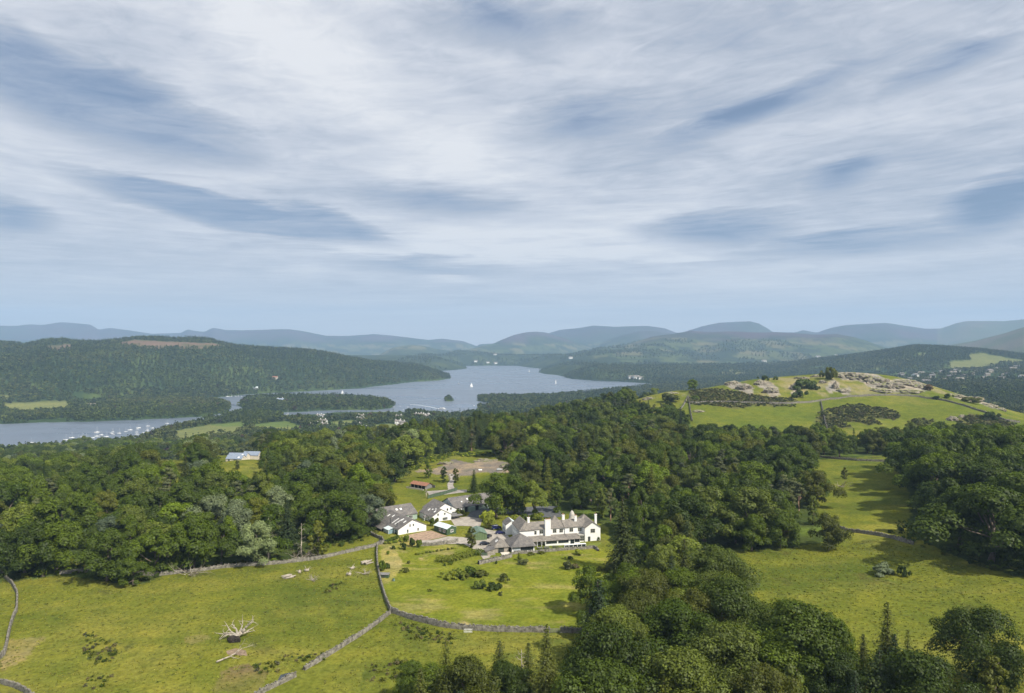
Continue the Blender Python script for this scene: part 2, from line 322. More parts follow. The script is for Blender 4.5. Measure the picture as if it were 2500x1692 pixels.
class MB:      # collects boxes, bars, prisms -> one mesh
    def __init__(s): s.v = []; s.f = []
    def quad(s, *p):
        i = len(s.v); s.v += [tuple(q) for q in p]; s.f.append(tuple(range(i, i + len(p)))); return s
    def box(s, x0, x1, y0, y1, z0, z1):
        i = len(s.v); s.v += [(x0, y0, z0), (x1, y0, z0), (x1, y1, z0), (x0, y1, z0), (x0, y0, z1), (x1, y0, z1), (x1, y1, z1), (x0, y1, z1)]
        s.f += [tuple(i + k for k in q) for q in ((0, 3, 2, 1), (4, 5, 6, 7), (0, 1, 5, 4), (1, 2, 6, 5), (2, 3, 7, 6), (3, 0, 4, 7))]; return s
    def prism(s, poly, n):     # poly: list of 3d points, extruded by vector n
        i = len(s.v); k = len(poly); n = Vector(n)
        s.v += [tuple(Vector(p)) for p in poly] + [tuple(Vector(p) + n) for p in poly]
        s.f.append(tuple(range(i + k - 1, i - 1, -1))); s.f.append(tuple(range(i + k, i + 2 * k)))
        for a in range(k): b = (a + 1) % k; s.f.append((i + a, i + b, i + k + b, i + k + a))
        return s
    def bar(s, p, q, r0, r1=None, n=6):
        r1 = r0 if r1 is None else r1; p = Vector(p); q = Vector(q); d = (q - p); d.normalize()
        a = d.orthogonal().normalized(); b = d.cross(a); i = len(s.v)
        for c, r in ((p, r0), (q, r1)):
            for k in range(n):
                t = 2 * math.pi * k / n; s.v.append(tuple(c + a * math.cos(t) * r + b * math.sin(t) * r))
        for k in range(n): s.f.append((i + k, i + (k + 1) % n, i + n + (k + 1) % n, i + n + k))
        s.f.append(tuple(range(i + n - 1, i - 1, -1))); s.f.append(tuple(range(i + n, i + 2 * n))); return s
    def lathe(s, prof, n=12, c=(0, 0, 0)):
        i = len(s.v)
        for r, z in prof:
            for k in range(n): t = 2 * math.pi * k / n; s.v.append((c[0] + r * math.cos(t), c[1] + r * math.sin(t), c[2] + z))
        for j in range(len(prof) - 1):
            for k in range(n): a = i + j * n + k; b = i + j * n + (k + 1) % n; s.f.append((a, b, b + n, a + n))
        s.f.append(tuple(i + k for k in range(n - 1, -1, -1))); s.f.append(tuple(i + (len(prof) - 1) * n + k for k in range(n))); return s
    def mesh(s, name, mat=None, smooth=False):
        me = bpy.data.meshes.new(name); me.from_pydata(s.v, [], s.f)
        if mat: me.materials.append(mat)
        if smooth: me.polygons.foreach_set('use_smooth', np.ones(len(s.f), bool))
        me.update(); return me
    def build(s, name, mat, parent=None, smooth=False):
        return link(bpy.data.objects.new(name, s.mesh(name, mat, smooth)), parent)
# ------------------------------------------------------------------ ground cover regions (photograph pixels of the ground itself)
WOOD_L = [(-400, 1440), (0, 1422), (140, 1405), (210, 1412), (300, 1428), (350, 1424), (400, 1402), (520, 1386), (700, 1368), (750, 1345), (850, 1318), (908, 1300), (935, 1262), (935, 1212), (980, 1168), (1003, 1132), (1060, 1108), (1185, 1112), (1185, 1040), (1000, 1040), (-400, 1040)]
CLEAR_L = [[(375, 1112), (458, 1108), (466, 1195), (362, 1200)], [(505, 1082), (640, 1080), (650, 1140), (648, 1205), (560, 1222), (505, 1212)], [(232, 1212), (285, 1212), (285, 1262), (232, 1262)]]
WOOD_C = [(1185, 1112), (1255, 1128), (1262, 1200), (1235, 1235), (1240, 1262), (1420, 1258), (1480, 1285), (1500, 1330), (1700, 1342), (1830, 1343), (1950, 1338), (2010, 1322), (2005, 1270), (1980, 1190), (1970, 1120), (1980, 1085), (1985, 1072), (1800, 1066),
          (1700, 1052), (1668, 1010), (1655, 985), (1560, 965), (1480, 955), (1300, 960), (1100, 990), (1100, 1040), (1185, 1040)]
GLADE_C = [[(1540, 965), (1665, 965), (1660, 1005), (1600, 1012), (1545, 1000)], [(1240, 1225), (1320, 1215), (1330, 1268), (1240, 1268)]]
BELT = [(1535, 1340), (1580, 1335), (1700, 1345), (1715, 1420), (1770, 1500), (1830, 1590), (1930, 1650), (2060, 1712), (2270, 1755), (2330, 1900), (1430, 1900), (1440, 1650), (1462, 1570), (1470, 1500), (1485, 1450), (1515, 1425), (1540, 1385)]
WOOD_B = [(1010, 1705), (1080, 1725), (1200, 1712), (1310, 1695), (1372, 1740), (1372, 1900), (960, 1900), (965, 1740)]
WOOD_R = [(2215, 1300), (2300, 1345), (2410, 1388), (2520, 1415), (3100, 1470), (3100, 1120), (2500, 1118), (2300, 1122), (2240, 1140), (2215, 1175), (2228, 1235)]
WOOD_M = [(1985, 1121), (2150, 1113), (2500, 1118), (3000, 1120), (3000, 1088), (2500, 1086), (2350, 1084), (2150, 1078), (2060, 1092), (1985, 1084)]
TOWN_F = [[(425, 1052), (520, 1036), (590, 1030), (612, 1044), (560, 1062), (430, 1080)], [(618, 1036), (700, 1028), (752, 1046), (700, 1058), (618, 1052)], [(780, 1034), (865, 1024), (872, 1040), (800, 1046)], [(900, 1036), (1010, 1034), (1030, 1048), (930, 1056)]]
WEST_F = [[(10, 986), (60, 984), (120, 978), (165, 982), (170, 996), (140, 1004), (60, 1008), (8, 1003)], [(0, 966), (22, 966), (20, 976), (0, 976)]]
GORSE = [[(1690, 948), (1720, 945), (1760, 950), (1830, 962), (1870, 968), (1940, 972), (1950, 982), (1900, 985), (1960, 990), (1930, 992), (1850, 992), (1780, 996), (1740, 990), (1680, 986), (1682, 968)],
         [(2000, 1010), (2030, 998), (2075, 990), (2110, 988), (2170, 998), (2200, 1012), (2180, 1024), (2140, 1022), (2150, 1036), (2120, 1038), (2090, 1030), (2060, 1032), (2080, 1042), (2030, 1055), (2010, 1050), (1990, 1030)],
         [(2330, 1022), (2380, 1012), (2430, 1016), (2480, 1035), (2460, 1045), (2400, 1044), (2340, 1036)], [(2215, 1030), (2250, 1022), (2280, 1024), (2270, 1034), (2230, 1040)]]
ROCK = [[(2050, 906), (2075, 903), (2110, 905), (2120, 912), (2140, 914), (2162, 924), (2170, 930), (2180, 926), (2220, 924), (2235, 932), (2255, 938), (2268, 952), (2240, 958), (2180, 958), (2130, 950), (2100, 930), (2060, 930), (2045, 920)],
        [(1775, 932), (1800, 930), (1830, 945), (1845, 960), (1835, 966), (1800, 952), (1775, 945)], [(1845, 930), (1870, 928), (1900, 945), (1905, 965), (1880, 970), (1865, 950), (1845, 940)],
        [(1930, 945), (1940, 930), (1960, 922), (1975, 926), (1945, 950), (1950, 965), (1935, 966)], [(2020, 930), (2040, 926), (2050, 945), (2030, 962), (2015, 950)], [(2050, 955), (2080, 945), (2075, 962), (2055, 962)], [(2320, 960), (2360, 965), (2420, 985), (2430, 1000), (2390, 985), (2330, 972)]]
CUT = [[(285, 838), (330, 829), (400, 834), (520, 838), (560, 848), (500, 852), (430, 850), (380, 852), (330, 846), (300, 845)], [(100, 846), (170, 840), (180, 850), (130, 856)]]
E_FIELD = [[(2310, 890), (2330, 880), (2370, 880), (2365, 865), (2400, 862), (2440, 870), (2500, 880), (2500, 886), (2450, 884), (2420, 892), (2390, 902), (2330, 902)], [(2245, 862), (2265, 864), (2255, 870), (2240, 869)]]
YARD = [(1020, 1148), (1060, 1146), (1090, 1132), (1110, 1122), (1150, 1130), (1170, 1122), (1200, 1121), (1240, 1128), (1250, 1140), (1235, 1154), (1180, 1152), (1145, 1160), (1110, 1166), (1100, 1172), (1094, 1160), (1050, 1156), (1018, 1154)]
# ------------------------------------------------------------------ terrain sheet: a polar grid, fine towards the view
def geo(a, b, n): return np.exp(np.linspace(math.log(a), math.log(b), n, endpoint=False))
rr = np.concatenate([[0.5, 20, 45], geo(70, 110, 12), geo(110, 620, 250), geo(620, 1300, 80), geo(1300, 8000, 150), geo(8000, 15400, 48), [15400]])
th = np.concatenate([np.linspace(-180, -43, 40, endpoint=False), np.linspace(-43, 43, 560, endpoint=False), np.linspace(43, 180, 40, endpoint=False)])
th = np.radians(th)
RRg, TH = np.meshgrid(rr, th, indexing='ij')
TX = RRg * np.sin(TH); TY = RRg * np.cos(TH); TZ = H(TX, TY)
_dr = rr; _dt = th
def HF(X, Y):      # quick look-up in the finished terrain grid
    r = np.hypot(X, Y); t = np.arctan2(X, Y)
    i = np.clip(np.searchsorted(_dr, r) - 1, 0, len(_dr) - 2); j = np.clip(np.searchsorted(_dt, t) - 1, 0, len(_dt) - 2)
    u = np.clip((r - _dr[i]) / (_dr[i + 1] - _dr[i]), 0, 1); v = np.clip((t - _dt[j]) / (_dt[j + 1] - _dt[j]), 0, 1)
    return (TZ[i, j] * (1 - u) + TZ[i + 1, j] * u) * (1 - v) + (TZ[i, j + 1] * (1 - u) + TZ[i + 1, j + 1] * u) * v
H_EXACT = H
def H(X, Y): return HF(np.asarray(X, float), np.asarray(Y, float))
def cells(x, y, s, seed=0):     # jittered-grid cell id: nearest feature point
    gx = np.floor(x / s).astype(np.int64); gy = np.floor(y / s).astype(np.int64); best = np.full(x.shape, 1e18); idv = np.zeros(x.shape); d2 = np.full(x.shape, 1e18)
    for i in (-1, 0, 1):
        for j in (-1, 0, 1):
            a = gx + i; b = gy + j
            d = (x - (a + hash2(a, b, seed)) * s) ** 2 + (y - (b + hash2(a, b, seed + 7)) * s) ** 2
            m = d < best; d2 = np.where(m, best, np.minimum(d2, d)); best = np.where(m, d, best); idv = np.where(m, hash2(a, b, seed + 13), idv)
    return idv, np.sqrt(d2) - np.sqrt(best)
def lerp(c, col, m): m = np.clip(m, 0, 1)[..., None]; return c * (1 - m) + np.array(col) * m
def land_color(X, Y, Z):
    r = np.hypot(X, Y); px, py = proj(X, Y, Z); px = np.where(Y < 5, -9999, px)
    wx = px + 0; wy = py + 0
    c = np.zeros(X.shape + (3,)); c[:] = (0.128, 0.142, 0.022)
    n1 = fbm(X / 60, Y / 60, 4, 61); n2 = fbm(X / 14, Y / 14, 4, 63); n3 = fbm(X / 5, Y / 5, 3, 65)
    c = lerp(c, (0.172, 0.170, 0.032), sstep(0.0, 0.6, n1 + .4 * n2))
    c = lerp(c, (0.092, 0.114, 0.020), sstep(0.05, 0.7, -n1 + .6 * n2))
    c = lerp(c, (0.088, 0.092, 0.026), sstep(0.30, 0.55, n3 * .5 + n2 * .5))
    near = r < 1250
    wob = fbm(X / 12, Y / 12, 3, 71)
    qx = px + wob * 9; qy = py + wob * 4
    def P(poly): return inpoly(qx, qy, poly)
    # lawns round the house: brighter and drier
    lawn = near & P([(925, 1330), (960, 1310), (1100, 1330), (1240, 1340), (1450, 1335), (1480, 1345), (1470, 1400), (1420, 1500), (1405, 1545), (1200, 1540), (960, 1490), (935, 1420)])
    c = np.where(lawn[..., None], lerp(lerp(np.zeros_like(c) + np.array((0.150, 0.168, 0.022)), (0.215, 0.195, 0.056), sstep(.1, .6, n2 * .6 + n1)), (0.33, .26, .12), sstep(.35, .6, n2 * .7 + n3 * .5)), c)
    stk = fbm(X / 16 + Y / 60, Y / 3.0, 3, 93); c = np.where(lawn[..., None], lerp(lerp(c, (0.115, 0.145, 0.016), sstep(.1, .6, -stk) * .7), (0.27, 0.235, 0.085), sstep(.15, .6, stk) * .65), c)
    dry = near & P([(930, 1340), (960, 1335), (985, 1370), (965, 1420), (935, 1430)])
    c = np.where(dry[..., None], lerp(c, (0.34, 0.28, 0.12), 0.55 + .4 * n2), c)
    stk2 = fbm(X / 40 + 5, Y / 9, 4, 95); opn = near & (Y < 520) & ~lawn; c = np.where(opn[..., None], lerp(lerp(c, (0.200, 0.190, 0.040), sstep(.15, .7, stk2) * .55), (0.078, 0.104, 0.016), sstep(.2, .7, -stk2) * .55), c)
    # rough dark strips outside the garden wall
    rough = near & P([(960, 1510), (1060, 1535), (1200, 1552), (1400, 1556), (1400, 1600), (1100, 1620), (950, 1680), (880, 1692), (900, 1600)])
    c = np.where(rough[..., None], lerp(c, (0.075, 0.10, 0.02), sstep(-.3, .5, n2 + .3 * n1) * .8), c)
    # wet trampled ground and rushes in the left field
    bare = near & P([(540, 1640), (600, 1620), (660, 1640), (640, 1692), (520, 1692)])
    c = np.where(bare[..., None], lerp(c, (0.14, 0.105, 0.06), .55 + .5 * n2), c)
    bare2 = near & (P([(450, 1555), (500, 1548), (520, 1558), (480, 1572), (448, 1570)]) | P([(10, 1560), (110, 1555), (60, 1610), (0, 1640)]))
    c = np.where(bare2[..., None], lerp(c, (0.26, 0.2, 0.10), .4 + .4 * n2), c)
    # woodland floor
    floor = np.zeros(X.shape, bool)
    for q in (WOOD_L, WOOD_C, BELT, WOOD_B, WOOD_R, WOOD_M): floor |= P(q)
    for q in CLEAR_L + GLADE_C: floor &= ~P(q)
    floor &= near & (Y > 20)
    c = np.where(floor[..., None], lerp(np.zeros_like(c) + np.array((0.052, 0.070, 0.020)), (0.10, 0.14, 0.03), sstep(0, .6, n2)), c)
    # quarry yard
    y = near & P(YARD); c = np.where(y[..., None], lerp(np.zeros_like(c) + np.array((0.165, 0.145, 0.125)), (0.27, .215, .15), sstep(-.2, .5, n2 + .6 * n3 + .4 * n1)), c)
    # lower hill pasture, gorse and rock
    hill = near & (Y > 640) & (px > 1660)
    c = np.where((hill & ~floor)[..., None], lerp(lerp(np.zeros_like(c) + np.array((0.110, 0.132, 0.022)), (0.160, .162, .036), sstep(0, .6, n1 + .5 * n2)), (0.085, .12, .02), sstep(.2, .8, -n1)), c)
    for q in GORSE: c = np.where((hill & P(q))[..., None], lerp(np.zeros_like(c) + np.array((0.085, 0.088, 0.034)), (0.12, .125, .035), sstep(0, .5, n3)), c)
    top = hill & (py < 968); c = np.where(top[..., None], lerp(c, (0.25, 0.215, 0.12), sstep(.05, .5, n2 + .25 * n1) * .7), c)
    for q in ROCK: c = np.where((hill & P(q))[..., None], lerp(np.zeros_like(c) + np.array((0.29, 0.26, 0.215)), (0.17, .155, .125), sstep(-.1, .5, n3)), c)
    # ---- far country
    far = ~near
    fw = lerp(np.zeros_like(c) + np.array((0.036, 0.060, 0.024)), (0.075, 0.105, 0.03), sstep(-.1, .6, fbm(X / 110, Y / 110, 4, 81)))
    wn = fbm(X / 420, Y / 420, 4, 83); idv, edge = cells(X, Y, 210.0, 3)
    fieldc = lerp(lerp(np.zeros_like(c) + np.array((0.13, 0.19, 0.055)), (0.24, 0.25, 0.10), sstep(.55, .9, idv)), (0.075, .12, .04), 1 - sstep(.15, .3, idv))
    fieldc = fieldc * .66
    fieldc = np.where((edge < 22)[..., None], fw, fieldc)
    moor = lerp(np.zeros_like(c) + np.array((0.075, 0.078, 0.064)), (0.10, 0.085, 0.078), sstep(-.3, .5, wn))
    moor = lerp(moor, (0.062, 0.080, 0.046), sstep(0, .5, fbm(X / 900, Y / 900, 4, 85)))
    cf = fw.copy()
    south = far & (r > 3300) & (px > 1450) & (px < 2260)
    fsel = south & (Z < 175) & (Z > -80) & ((idv + 0.55 * wn) > 0.36)
    cf = np.where(fsel[..., None], fieldc, cf)
    cf = lerp(cf, (0, 0, 0), 0)
    mo = sstep(120, 260, Z + 110 * wn); mo = np.where(r > 4500, mo, 0); cf = cf * (1 - mo[..., None]) + moor * mo[..., None]
    lo = far & (r > 8000) & (Z < 120) & (idv > .5); cf = np.where(lo[..., None], fieldc, cf)
    qx2 = px + wn * 4; qy2 = py + wn * 1.5
    for q in TOWN_F: cf = np.where((inpoly(qx2, qy2, q) & (r < 1900))[..., None], lerp(np.zeros_like(c) + np.array((0.105, 0.145, 0.042)), (.15, .165, .06), sstep(.2, .8, idv)), cf)
    for q in WEST_F: cf = np.where((inpoly(qx2, qy2, q) & (r < 3500))[..., None], np.array((0.165, 0.175, 0.06)), cf)
    for q in CUT: cf = np.where((inpoly(px, py, q) & (r > 2500) & (r < 5000))[..., None], lerp(np.zeros_like(c) + np.array((0.165, 0.115, 0.085)), (.09, .09, .045), sstep(-.1, .5, fbm(X / 70, Y / 70, 3, 91))), cf)
    for q in E_FIELD: cf = np.where((inpoly(qx2, qy2, q) & (r > 2000) & (r < 4800))[..., None], lerp(np.zeros_like(c) + np.array((0.140, 0.155, 0.058)), (.17, .165, .075), sstep(0, .5, wn)), cf)
    d_ = far & (px > 2290) & (r > 4300); cf = np.where(d_[..., None], lerp(np.zeros_like(c) + np.array((0.10, 0.13, 0.055)), (.14, .14, .08), sstep(-.2, .4, wn)), cf)
    cf = np.where((r > 4300)[..., None], cf * np.array((.82, .74, .95)), cf)  # distance haze tinted into the far land's colour, less green and bluer
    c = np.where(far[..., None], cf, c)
    beh = Y < 5; c[beh] = (0.12, 0.15, 0.03)
    return np.clip(c, 0.005, 1)
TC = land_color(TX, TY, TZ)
def terrain_mat():
    m, t, o = new_mat('ground_cover')
    a = t.add('ShaderNodeAttribute', attribute_name='cover').outputs['Color']
    g = t.add('ShaderNodeNewGeometry').outputs['Position']
    n = t.noise(g, 0.9, 6, 0.65); n2 = t.noise(g, 0.12, 4, 0.6); n3 = t.noise(g, 0.02, 5, 0.6)
    c = t.mix(1.0, a, t.ramp(n, [(0.30, 0.62), (0.5, 1.0), (0.72, 1.35)]), 'MULTIPLY')
    c = t.mix(1.0, c, t.ramp(n2, [(0.3, (0.78, 0.84, 0.85)), (0.5, (1, 1, 1)), (0.7, (1.22, 1.13, 1.05))]), 'MULTIPLY')
    c = t.mix(1.0, c, t.ramp(n3, [(0.3, (0.86, 0.9, 0.95)), (0.7, (1.12, 1.08, 1.0))]), 'MULTIPLY')
    bp = t.add('ShaderNodeBump', inp={'Height': n, 'Distance': 0.35, 'Strength': 0.7})
    bp2 = t.add('ShaderNodeBump', inp={'Height': n3, 'Distance': 6.0, 'Strength': 0.6, 'Normal': bp.outputs[0]})
    b = t.add('ShaderNodeBsdfPrincipled', inp={'Base Color': c, 'Roughness': 1.0, 'Specular IOR Level': 0.0, 'Normal': bp2.outputs[0]})
    t.link(b.outputs[0], o.inputs[0]); return m
M_GROUND = terrain_mat()
nr, nt = TX.shape
idx = np.arange(nr * nt).reshape(nr, nt)
nx = np.roll(idx, -1, axis=1)
Fq = np.stack([idx[:-1], idx[1:], nx[1:], nx[:-1]], -1).reshape(-1, 4)[:, ::-1]
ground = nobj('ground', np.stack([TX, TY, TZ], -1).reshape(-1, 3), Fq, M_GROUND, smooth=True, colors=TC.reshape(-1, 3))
setp(ground, 'rolling green pasture, valley floor and distant fells', kind='structure')
# ------------------------------------------------------------------ lake
def lake_mat():
    m, t, o = new_mat('lake_water')
    g = t.add('ShaderNodeNewGeometry').outputs['Position']
    mp = t.add('ShaderNodeMapping', inp={'Vector': g, 'Scale': (0.5, 1.0, 1.0)}).outputs[0]
    mp2 = t.add('ShaderNodeMapping', inp={'Vector': g, 'Scale': (0.0016, 0.006, 1.0), 'Rotation': (0, 0, .12)}).outputs[0]
    n = t.noise(mp, 0.22, 4, 0.6); patch = t.noise(mp2, 1.0, 5, 0.6, 0.5)
    bp = t.add('ShaderNodeBump', inp={'Height': n, 'Distance': 0.8, 'Strength': t.ramp(patch, [(0.35, 0.10), (0.65, 0.30)])})
    c = t.mix(t.ramp(patch, [(0.4, 0.0), (0.66, 1.0)]), (0.095, 0.118, 0.155), (0.130, 0.155, 0.195))  # reflected sky brightness is put into the water's base colour
    b = t.add('ShaderNodeBsdfPrincipled', inp={'Base Color': c, 'Roughness': t.ramp(patch, [(0.35, 0.22), (0.65, 0.40)]), 'IOR': 1.33, 'Specular IOR Level': 0.5, 'Normal': bp.outputs[0]})
    t.link(b.outputs[0], o.inputs[0]); return m
M_LAKE = lake_mat()
x0, x1, y0, y1 = -4200, 2600, 1000, 8200
lake = nobj('lake', [(x0, y0, LAKE), (x1, y0, LAKE), (x1, y1, LAKE), (x0, y1, LAKE)], [(0, 1, 2, 3)], M_LAKE)
setp(lake, 'long grey-blue lake winding between wooded hills', kind='structure')
# ------------------------------------------------------------------ haze: one closed box of thin air round everything
def haze_mat():
    m, t, o = new_mat('haze_air')
    v = t.add('ShaderNodeVolumePrincipled', inp={'Color': (0.45, 0.69, 1.0, 1), 'Density': 8.2e-5, 'Anisotropy': 0.0})
    v.inputs['Density Attribute'].default_value = ''
    t.link(v.outputs[0], o.inputs['Volume']); m.cycles.homogeneous_volume = True; return m
hb = MB().box(-15500, 15500, -15500, 15500, -130, 900)
haze = hb.build('haze', haze_mat()); setp(haze, 'pale blue summer haze filling the valley', kind='stuff')
# ------------------------------------------------------------------ foliage builders
rng = np.random.default_rng(7)
def unit(n, g): v = g.normal(size=(n, 3)); return v / np.linalg.norm(v, axis=1, keepdims=True)
def cards(P, N, size, g, asp=1.5):
    n = len(P); a = np.cross(N, unit(n, g)); a /= np.linalg.norm(a, axis=1, keepdims=True) + 1e-9; b = np.cross(N, a)
    s = (size * g.uniform(0.6, 1.35, n))[:, None] if np.isscalar(size) else (size * g.uniform(0.6, 1.35, n))[:, None]
    bend = N * s * 0.22
    V = np.stack([P - a * s * asp * .5 - bend, P + b * s * .5, P + a * s * asp * .5 - bend, P - b * s * .5], 1).reshape(-1, 3)
    return V, np.arange(n * 4).reshape(n, 4)
def clumps(C, Rr, n, size, g, up=0.35, flat=1.0, inner=0.5):
    w = Rr ** 2; k = g.choice(len(C), n, p=w / w.sum()); d = unit(n, g); d[:, 2] = np.where(d[:, 2] < -0.35, -d[:, 2] * .6, d[:, 2])
    rad = g.uniform(inner, 1.0, n) ** .6
    P = C[k] + d * np.array([1, 1, flat]) * (Rr[k] * rad)[:, None]
    N = d * 1.0 + np.array([0, 0, up * .7]) + g.normal(size=(n, 3)) * .27; N /= np.linalg.norm(N, axis=1, keepdims=True)
    return cards(P, N, size, g)
def broad_crown(h, r, nc, n, size, seed, low=0.16, shape=1.0, jag=0.14):
    g = np.random.default_rng(seed); C = []; Rr = []
    while len(C) < nc:
        t = g.uniform(0, 1) ** 0.85; a = g.uniform(0, 2 * math.pi)
        env = (math.sin(math.pi * min(1, (t * .84 + .13)) ** (1.0 * shape))) ** 0.6
        q = g.uniform(0.58, 0.86) if g.uniform() < .82 else g.uniform(0, .5)
        rr_ = r * env * q * (1 + g.normal() * jag)
        cr = r * g.uniform(.20, .36) * (0.8 + .3 * env)
        C.append((rr_ * math.cos(a), rr_ * math.sin(a), h * (low + (0.90 - low) * t) - cr * .2)); Rr.append(cr)
    C = np.array(C); Rr = np.array(Rr); V, Fc = clumps(C, Rr, n, size, g); return V, Fc, C
def trunk_mesh(name, h, r, C, seed, limbs=7, top=.7):
    g = np.random.default_rng(seed); m = MB(); p = Vector((0, 0, -.6)); segs = 4
    dr = .25 if limbs else .03; pts = [Vector((g.normal() * dr * i, g.normal() * dr * i, -.6 + (h * top + .6) * i / segs)) * 1 for i in range(segs + 1)]; pts[0].x = pts[0].y = 0
    for i in range(segs): m.bar(pts[i], pts[i + 1], r * (1 - .2 * i) * (1.35 if i == 0 else 1), r * (1 - .2 * (i + 1)), 6)
    if C is not None and limbs:
        for k in g.choice(len(C), min(limbs, len(C)), replace=False):
            c = Vector(C[k]); s = pts[1].lerp(pts[3], g.uniform(0, 1)); mid = s.lerp(c, .5) + Vector((0, 0, -.3)); m.bar(s, mid, r * .42, r * .26, 5); m.bar(mid, c, r * .26, r * .1, 5)
    return m.mesh(name, M_BARK, True)
def spruce_crown(h, r, lev, n_br, n_card, size, seed, low=.06, droop=.25, ragged=.18):
    g = np.random.default_rng(seed); P = []; N = []; S = []
    for i in range(lev):
        t = (i + g.uniform(-.3, .3)) / lev; z = h * (low + (1 - low) * t); R_ = r * (1.12 * (1 - t)) ** .66 * (1 + g.normal() * ragged) + .12
        nb = max(3, int(n_br * (1 - .55 * t)))
        for k in range(nb):
            a = 2 * math.pi * (k + g.uniform(-.35, .35)) / nb + i * 1.3; L = R_ * g.uniform(.75, 1.12)
            m = max(2, int(n_card * (.35 + .65 * (1 - t))))
            s = np.sort(g.uniform(.15, 1.0, m)) ; x = L * s
            P.append(np.stack([np.cos(a) * x + g.normal(size=m) * .16, np.sin(a) * x + g.normal(size=m) * .16, z - droop * x + .10 * x * x / max(R_, .5) + g.normal(size=m) * .1], 1))
            nn = np.stack([np.cos(a) * .45 + g.normal(size=m) * .4, np.sin(a) * .45 + g.normal(size=m) * .4, np.full(m, .9)], 1); N.append(nn); S.append(size * (1.1 - .5 * s) * (.6 + .5 * (1 - t)))
    P = np.concatenate(P); N = np.concatenate(N); N /= np.linalg.norm(N, axis=1, keepdims=True)
    return cards(P, N, np.concatenate(S), g, 1.7)
def pine_crown(h, r, nc, n, size, seed, low=.55):
    g = np.random.default_rng(seed); C = []; Rr = []
    for k in range(nc):
        t = g.uniform(0, 1); a = g.uniform(0, 6.28); q = r * (1 - t * .6) * g.uniform(.25, .85)
        C.append((q * math.cos(a), q * math.sin(a), h * (low + (1 - low) * t * .93))); Rr.append(r * g.uniform(.28, .42))
    C = np.array(C); V, Fc = clumps(C, np.array(Rr), n, size, g, .6, .5); return V, Fc, C
M_BARK = simple('bark', (0.15, 0.12, 0.095), 0.95, .2, 3.0)
M_PBARK = simple('pine_bark', (0.30, 0.20, 0.14), 0.95, .2, 3.0)
M_DEADW = simple('bleached_wood', (0.40, 0.36, 0.30), 0.9, .2, 4.0, col2=(.20, .17, .135))
M_LEAF = {'mid': leaf_mat('leaf_mid', (0.084, 0.122, 0.010), .22, .9), 'light': leaf_mat('leaf_light', (0.116, 0.146, 0.024), .22, .7), 'dark': leaf_mat('leaf_dark', (0.052, 0.078, 0.010), .22, .7), 'olive': leaf_mat('leaf_olive', (0.092, 0.104, 0.015), .22, .7),
          'silver': leaf_mat('leaf_silver', (0.150, 0.185, 0.105)), 'lime': leaf_mat('leaf_lime', (0.200, 0.230, 0.028)), 'copper': leaf_mat('leaf_copper', (0.055, 0.026, 0.028), .2), 'spruce': leaf_mat('needle_spruce', (0.052, 0.076, 0.026), .15),
          'pine': leaf_mat('needle_pine', (0.085, 0.098, 0.045), .12), 'yew': leaf_mat('needle_yew', (0.088, 0.102, 0.020), .15), 'lightyew': leaf_mat('needle_light', (0.095, 0.115, 0.020), .15, .2), 'fmid': leaf_mat('far_leaf_mid', (0.060, 0.084, 0.016), .2, .8), 'fdark': leaf_mat('far_leaf_dark', (0.042, 0.062, 0.014), .2, .8), 'flight': leaf_mat('far_leaf_light', (0.092, 0.112, 0.028), .2, .7), 'folive': leaf_mat('far_leaf_olive', (0.076, 0.088, 0.022), .2, .7), 'fspruce': leaf_mat('far_needles', (0.034, 0.050, 0.020), .1, .8), 'gorse': leaf_mat('leaf_gorse', (0.088, 0.100, 0.036), .1), 'heath': leaf_mat('leaf_heath', (0.120, 0.108, 0.052), .1), 'brown': leaf_mat('leaf_brown', (0.20, 0.14, 0.08), .1)}
# prototypes: name -> (crown mesh, trunk mesh, crown radius, height)
PROTO = {}
def addp(key, V, Fc, trunk, r, h): PROTO[key] = (npmesh('crown_' + key, V, Fc, [M_LEAF['mid']]), trunk, r, h)
for i in range(8):
    h = [14, 15.5, 13, 16, 14, 17.5, 13.5, 15][i]; r = [6.6, 6.2, 6.9, 7.2, 5.6, 5.2, 7.6, 6.4][i]
    V, Fc, C = broad_crown(h, r, [34, 40, 30, 46, 28, 44, 26, 20][i], [11000, 11000, 11000, 12000, 9500, 9500, 11000, 7000][i], .35, 100 + i, low=[.08, .11, .07, .09, .12, .06, .1, .16][i], shape=[1, .9, 1.15, 1, .8, .75, 1.3, 1][i], jag=[.14, .2, .14, .22, .14, .16, .34, .4][i])
    addp('broad%d' % i, V, Fc, trunk_mesh('trunk_b%d' % i, h, .42, C, i), r, h)
for i in range(8, 11):     # finer-leaved crowns for the nearest trees
    h, r = [15, 16.5, 14][i - 8], [6.6, 6.0, 7.0][i - 8]
    V, Fc, C = broad_crown(h, r, [84, 96, 80][i - 8], 26000, .23, 100 + i, low=.08, shape=[1, .85, 1.15][i - 8], jag=.2); addp('broad%d' % i, V, Fc, trunk_mesh('trunk_b%d' % i, h, .42, C, i), r, h)
for i in range(2):
    h, r = 13.5, 3.3; V, Fc, C = broad_crown(h, r, 40, 3000, .42, 150 + i, low=.05, shape=.9); addp('slim%d' % i, V, Fc, trunk_mesh('trunk_s%d' % i, h, .22, C, 50 + i, 6, .85), r, h)
for i in range(3):
    h, r = [20, 18, 22][i], [4.3, 4.6, 4.0][i]; V, Fc = spruce_crown(h, r, 34, 15, 15, .56, 200 + i, ragged=.16 + .05 * i); addp('spruce%d' % i, V, Fc, trunk_mesh('trunk_c%d' % i, h, .34, None, 60 + i, 0, .96), r, h)
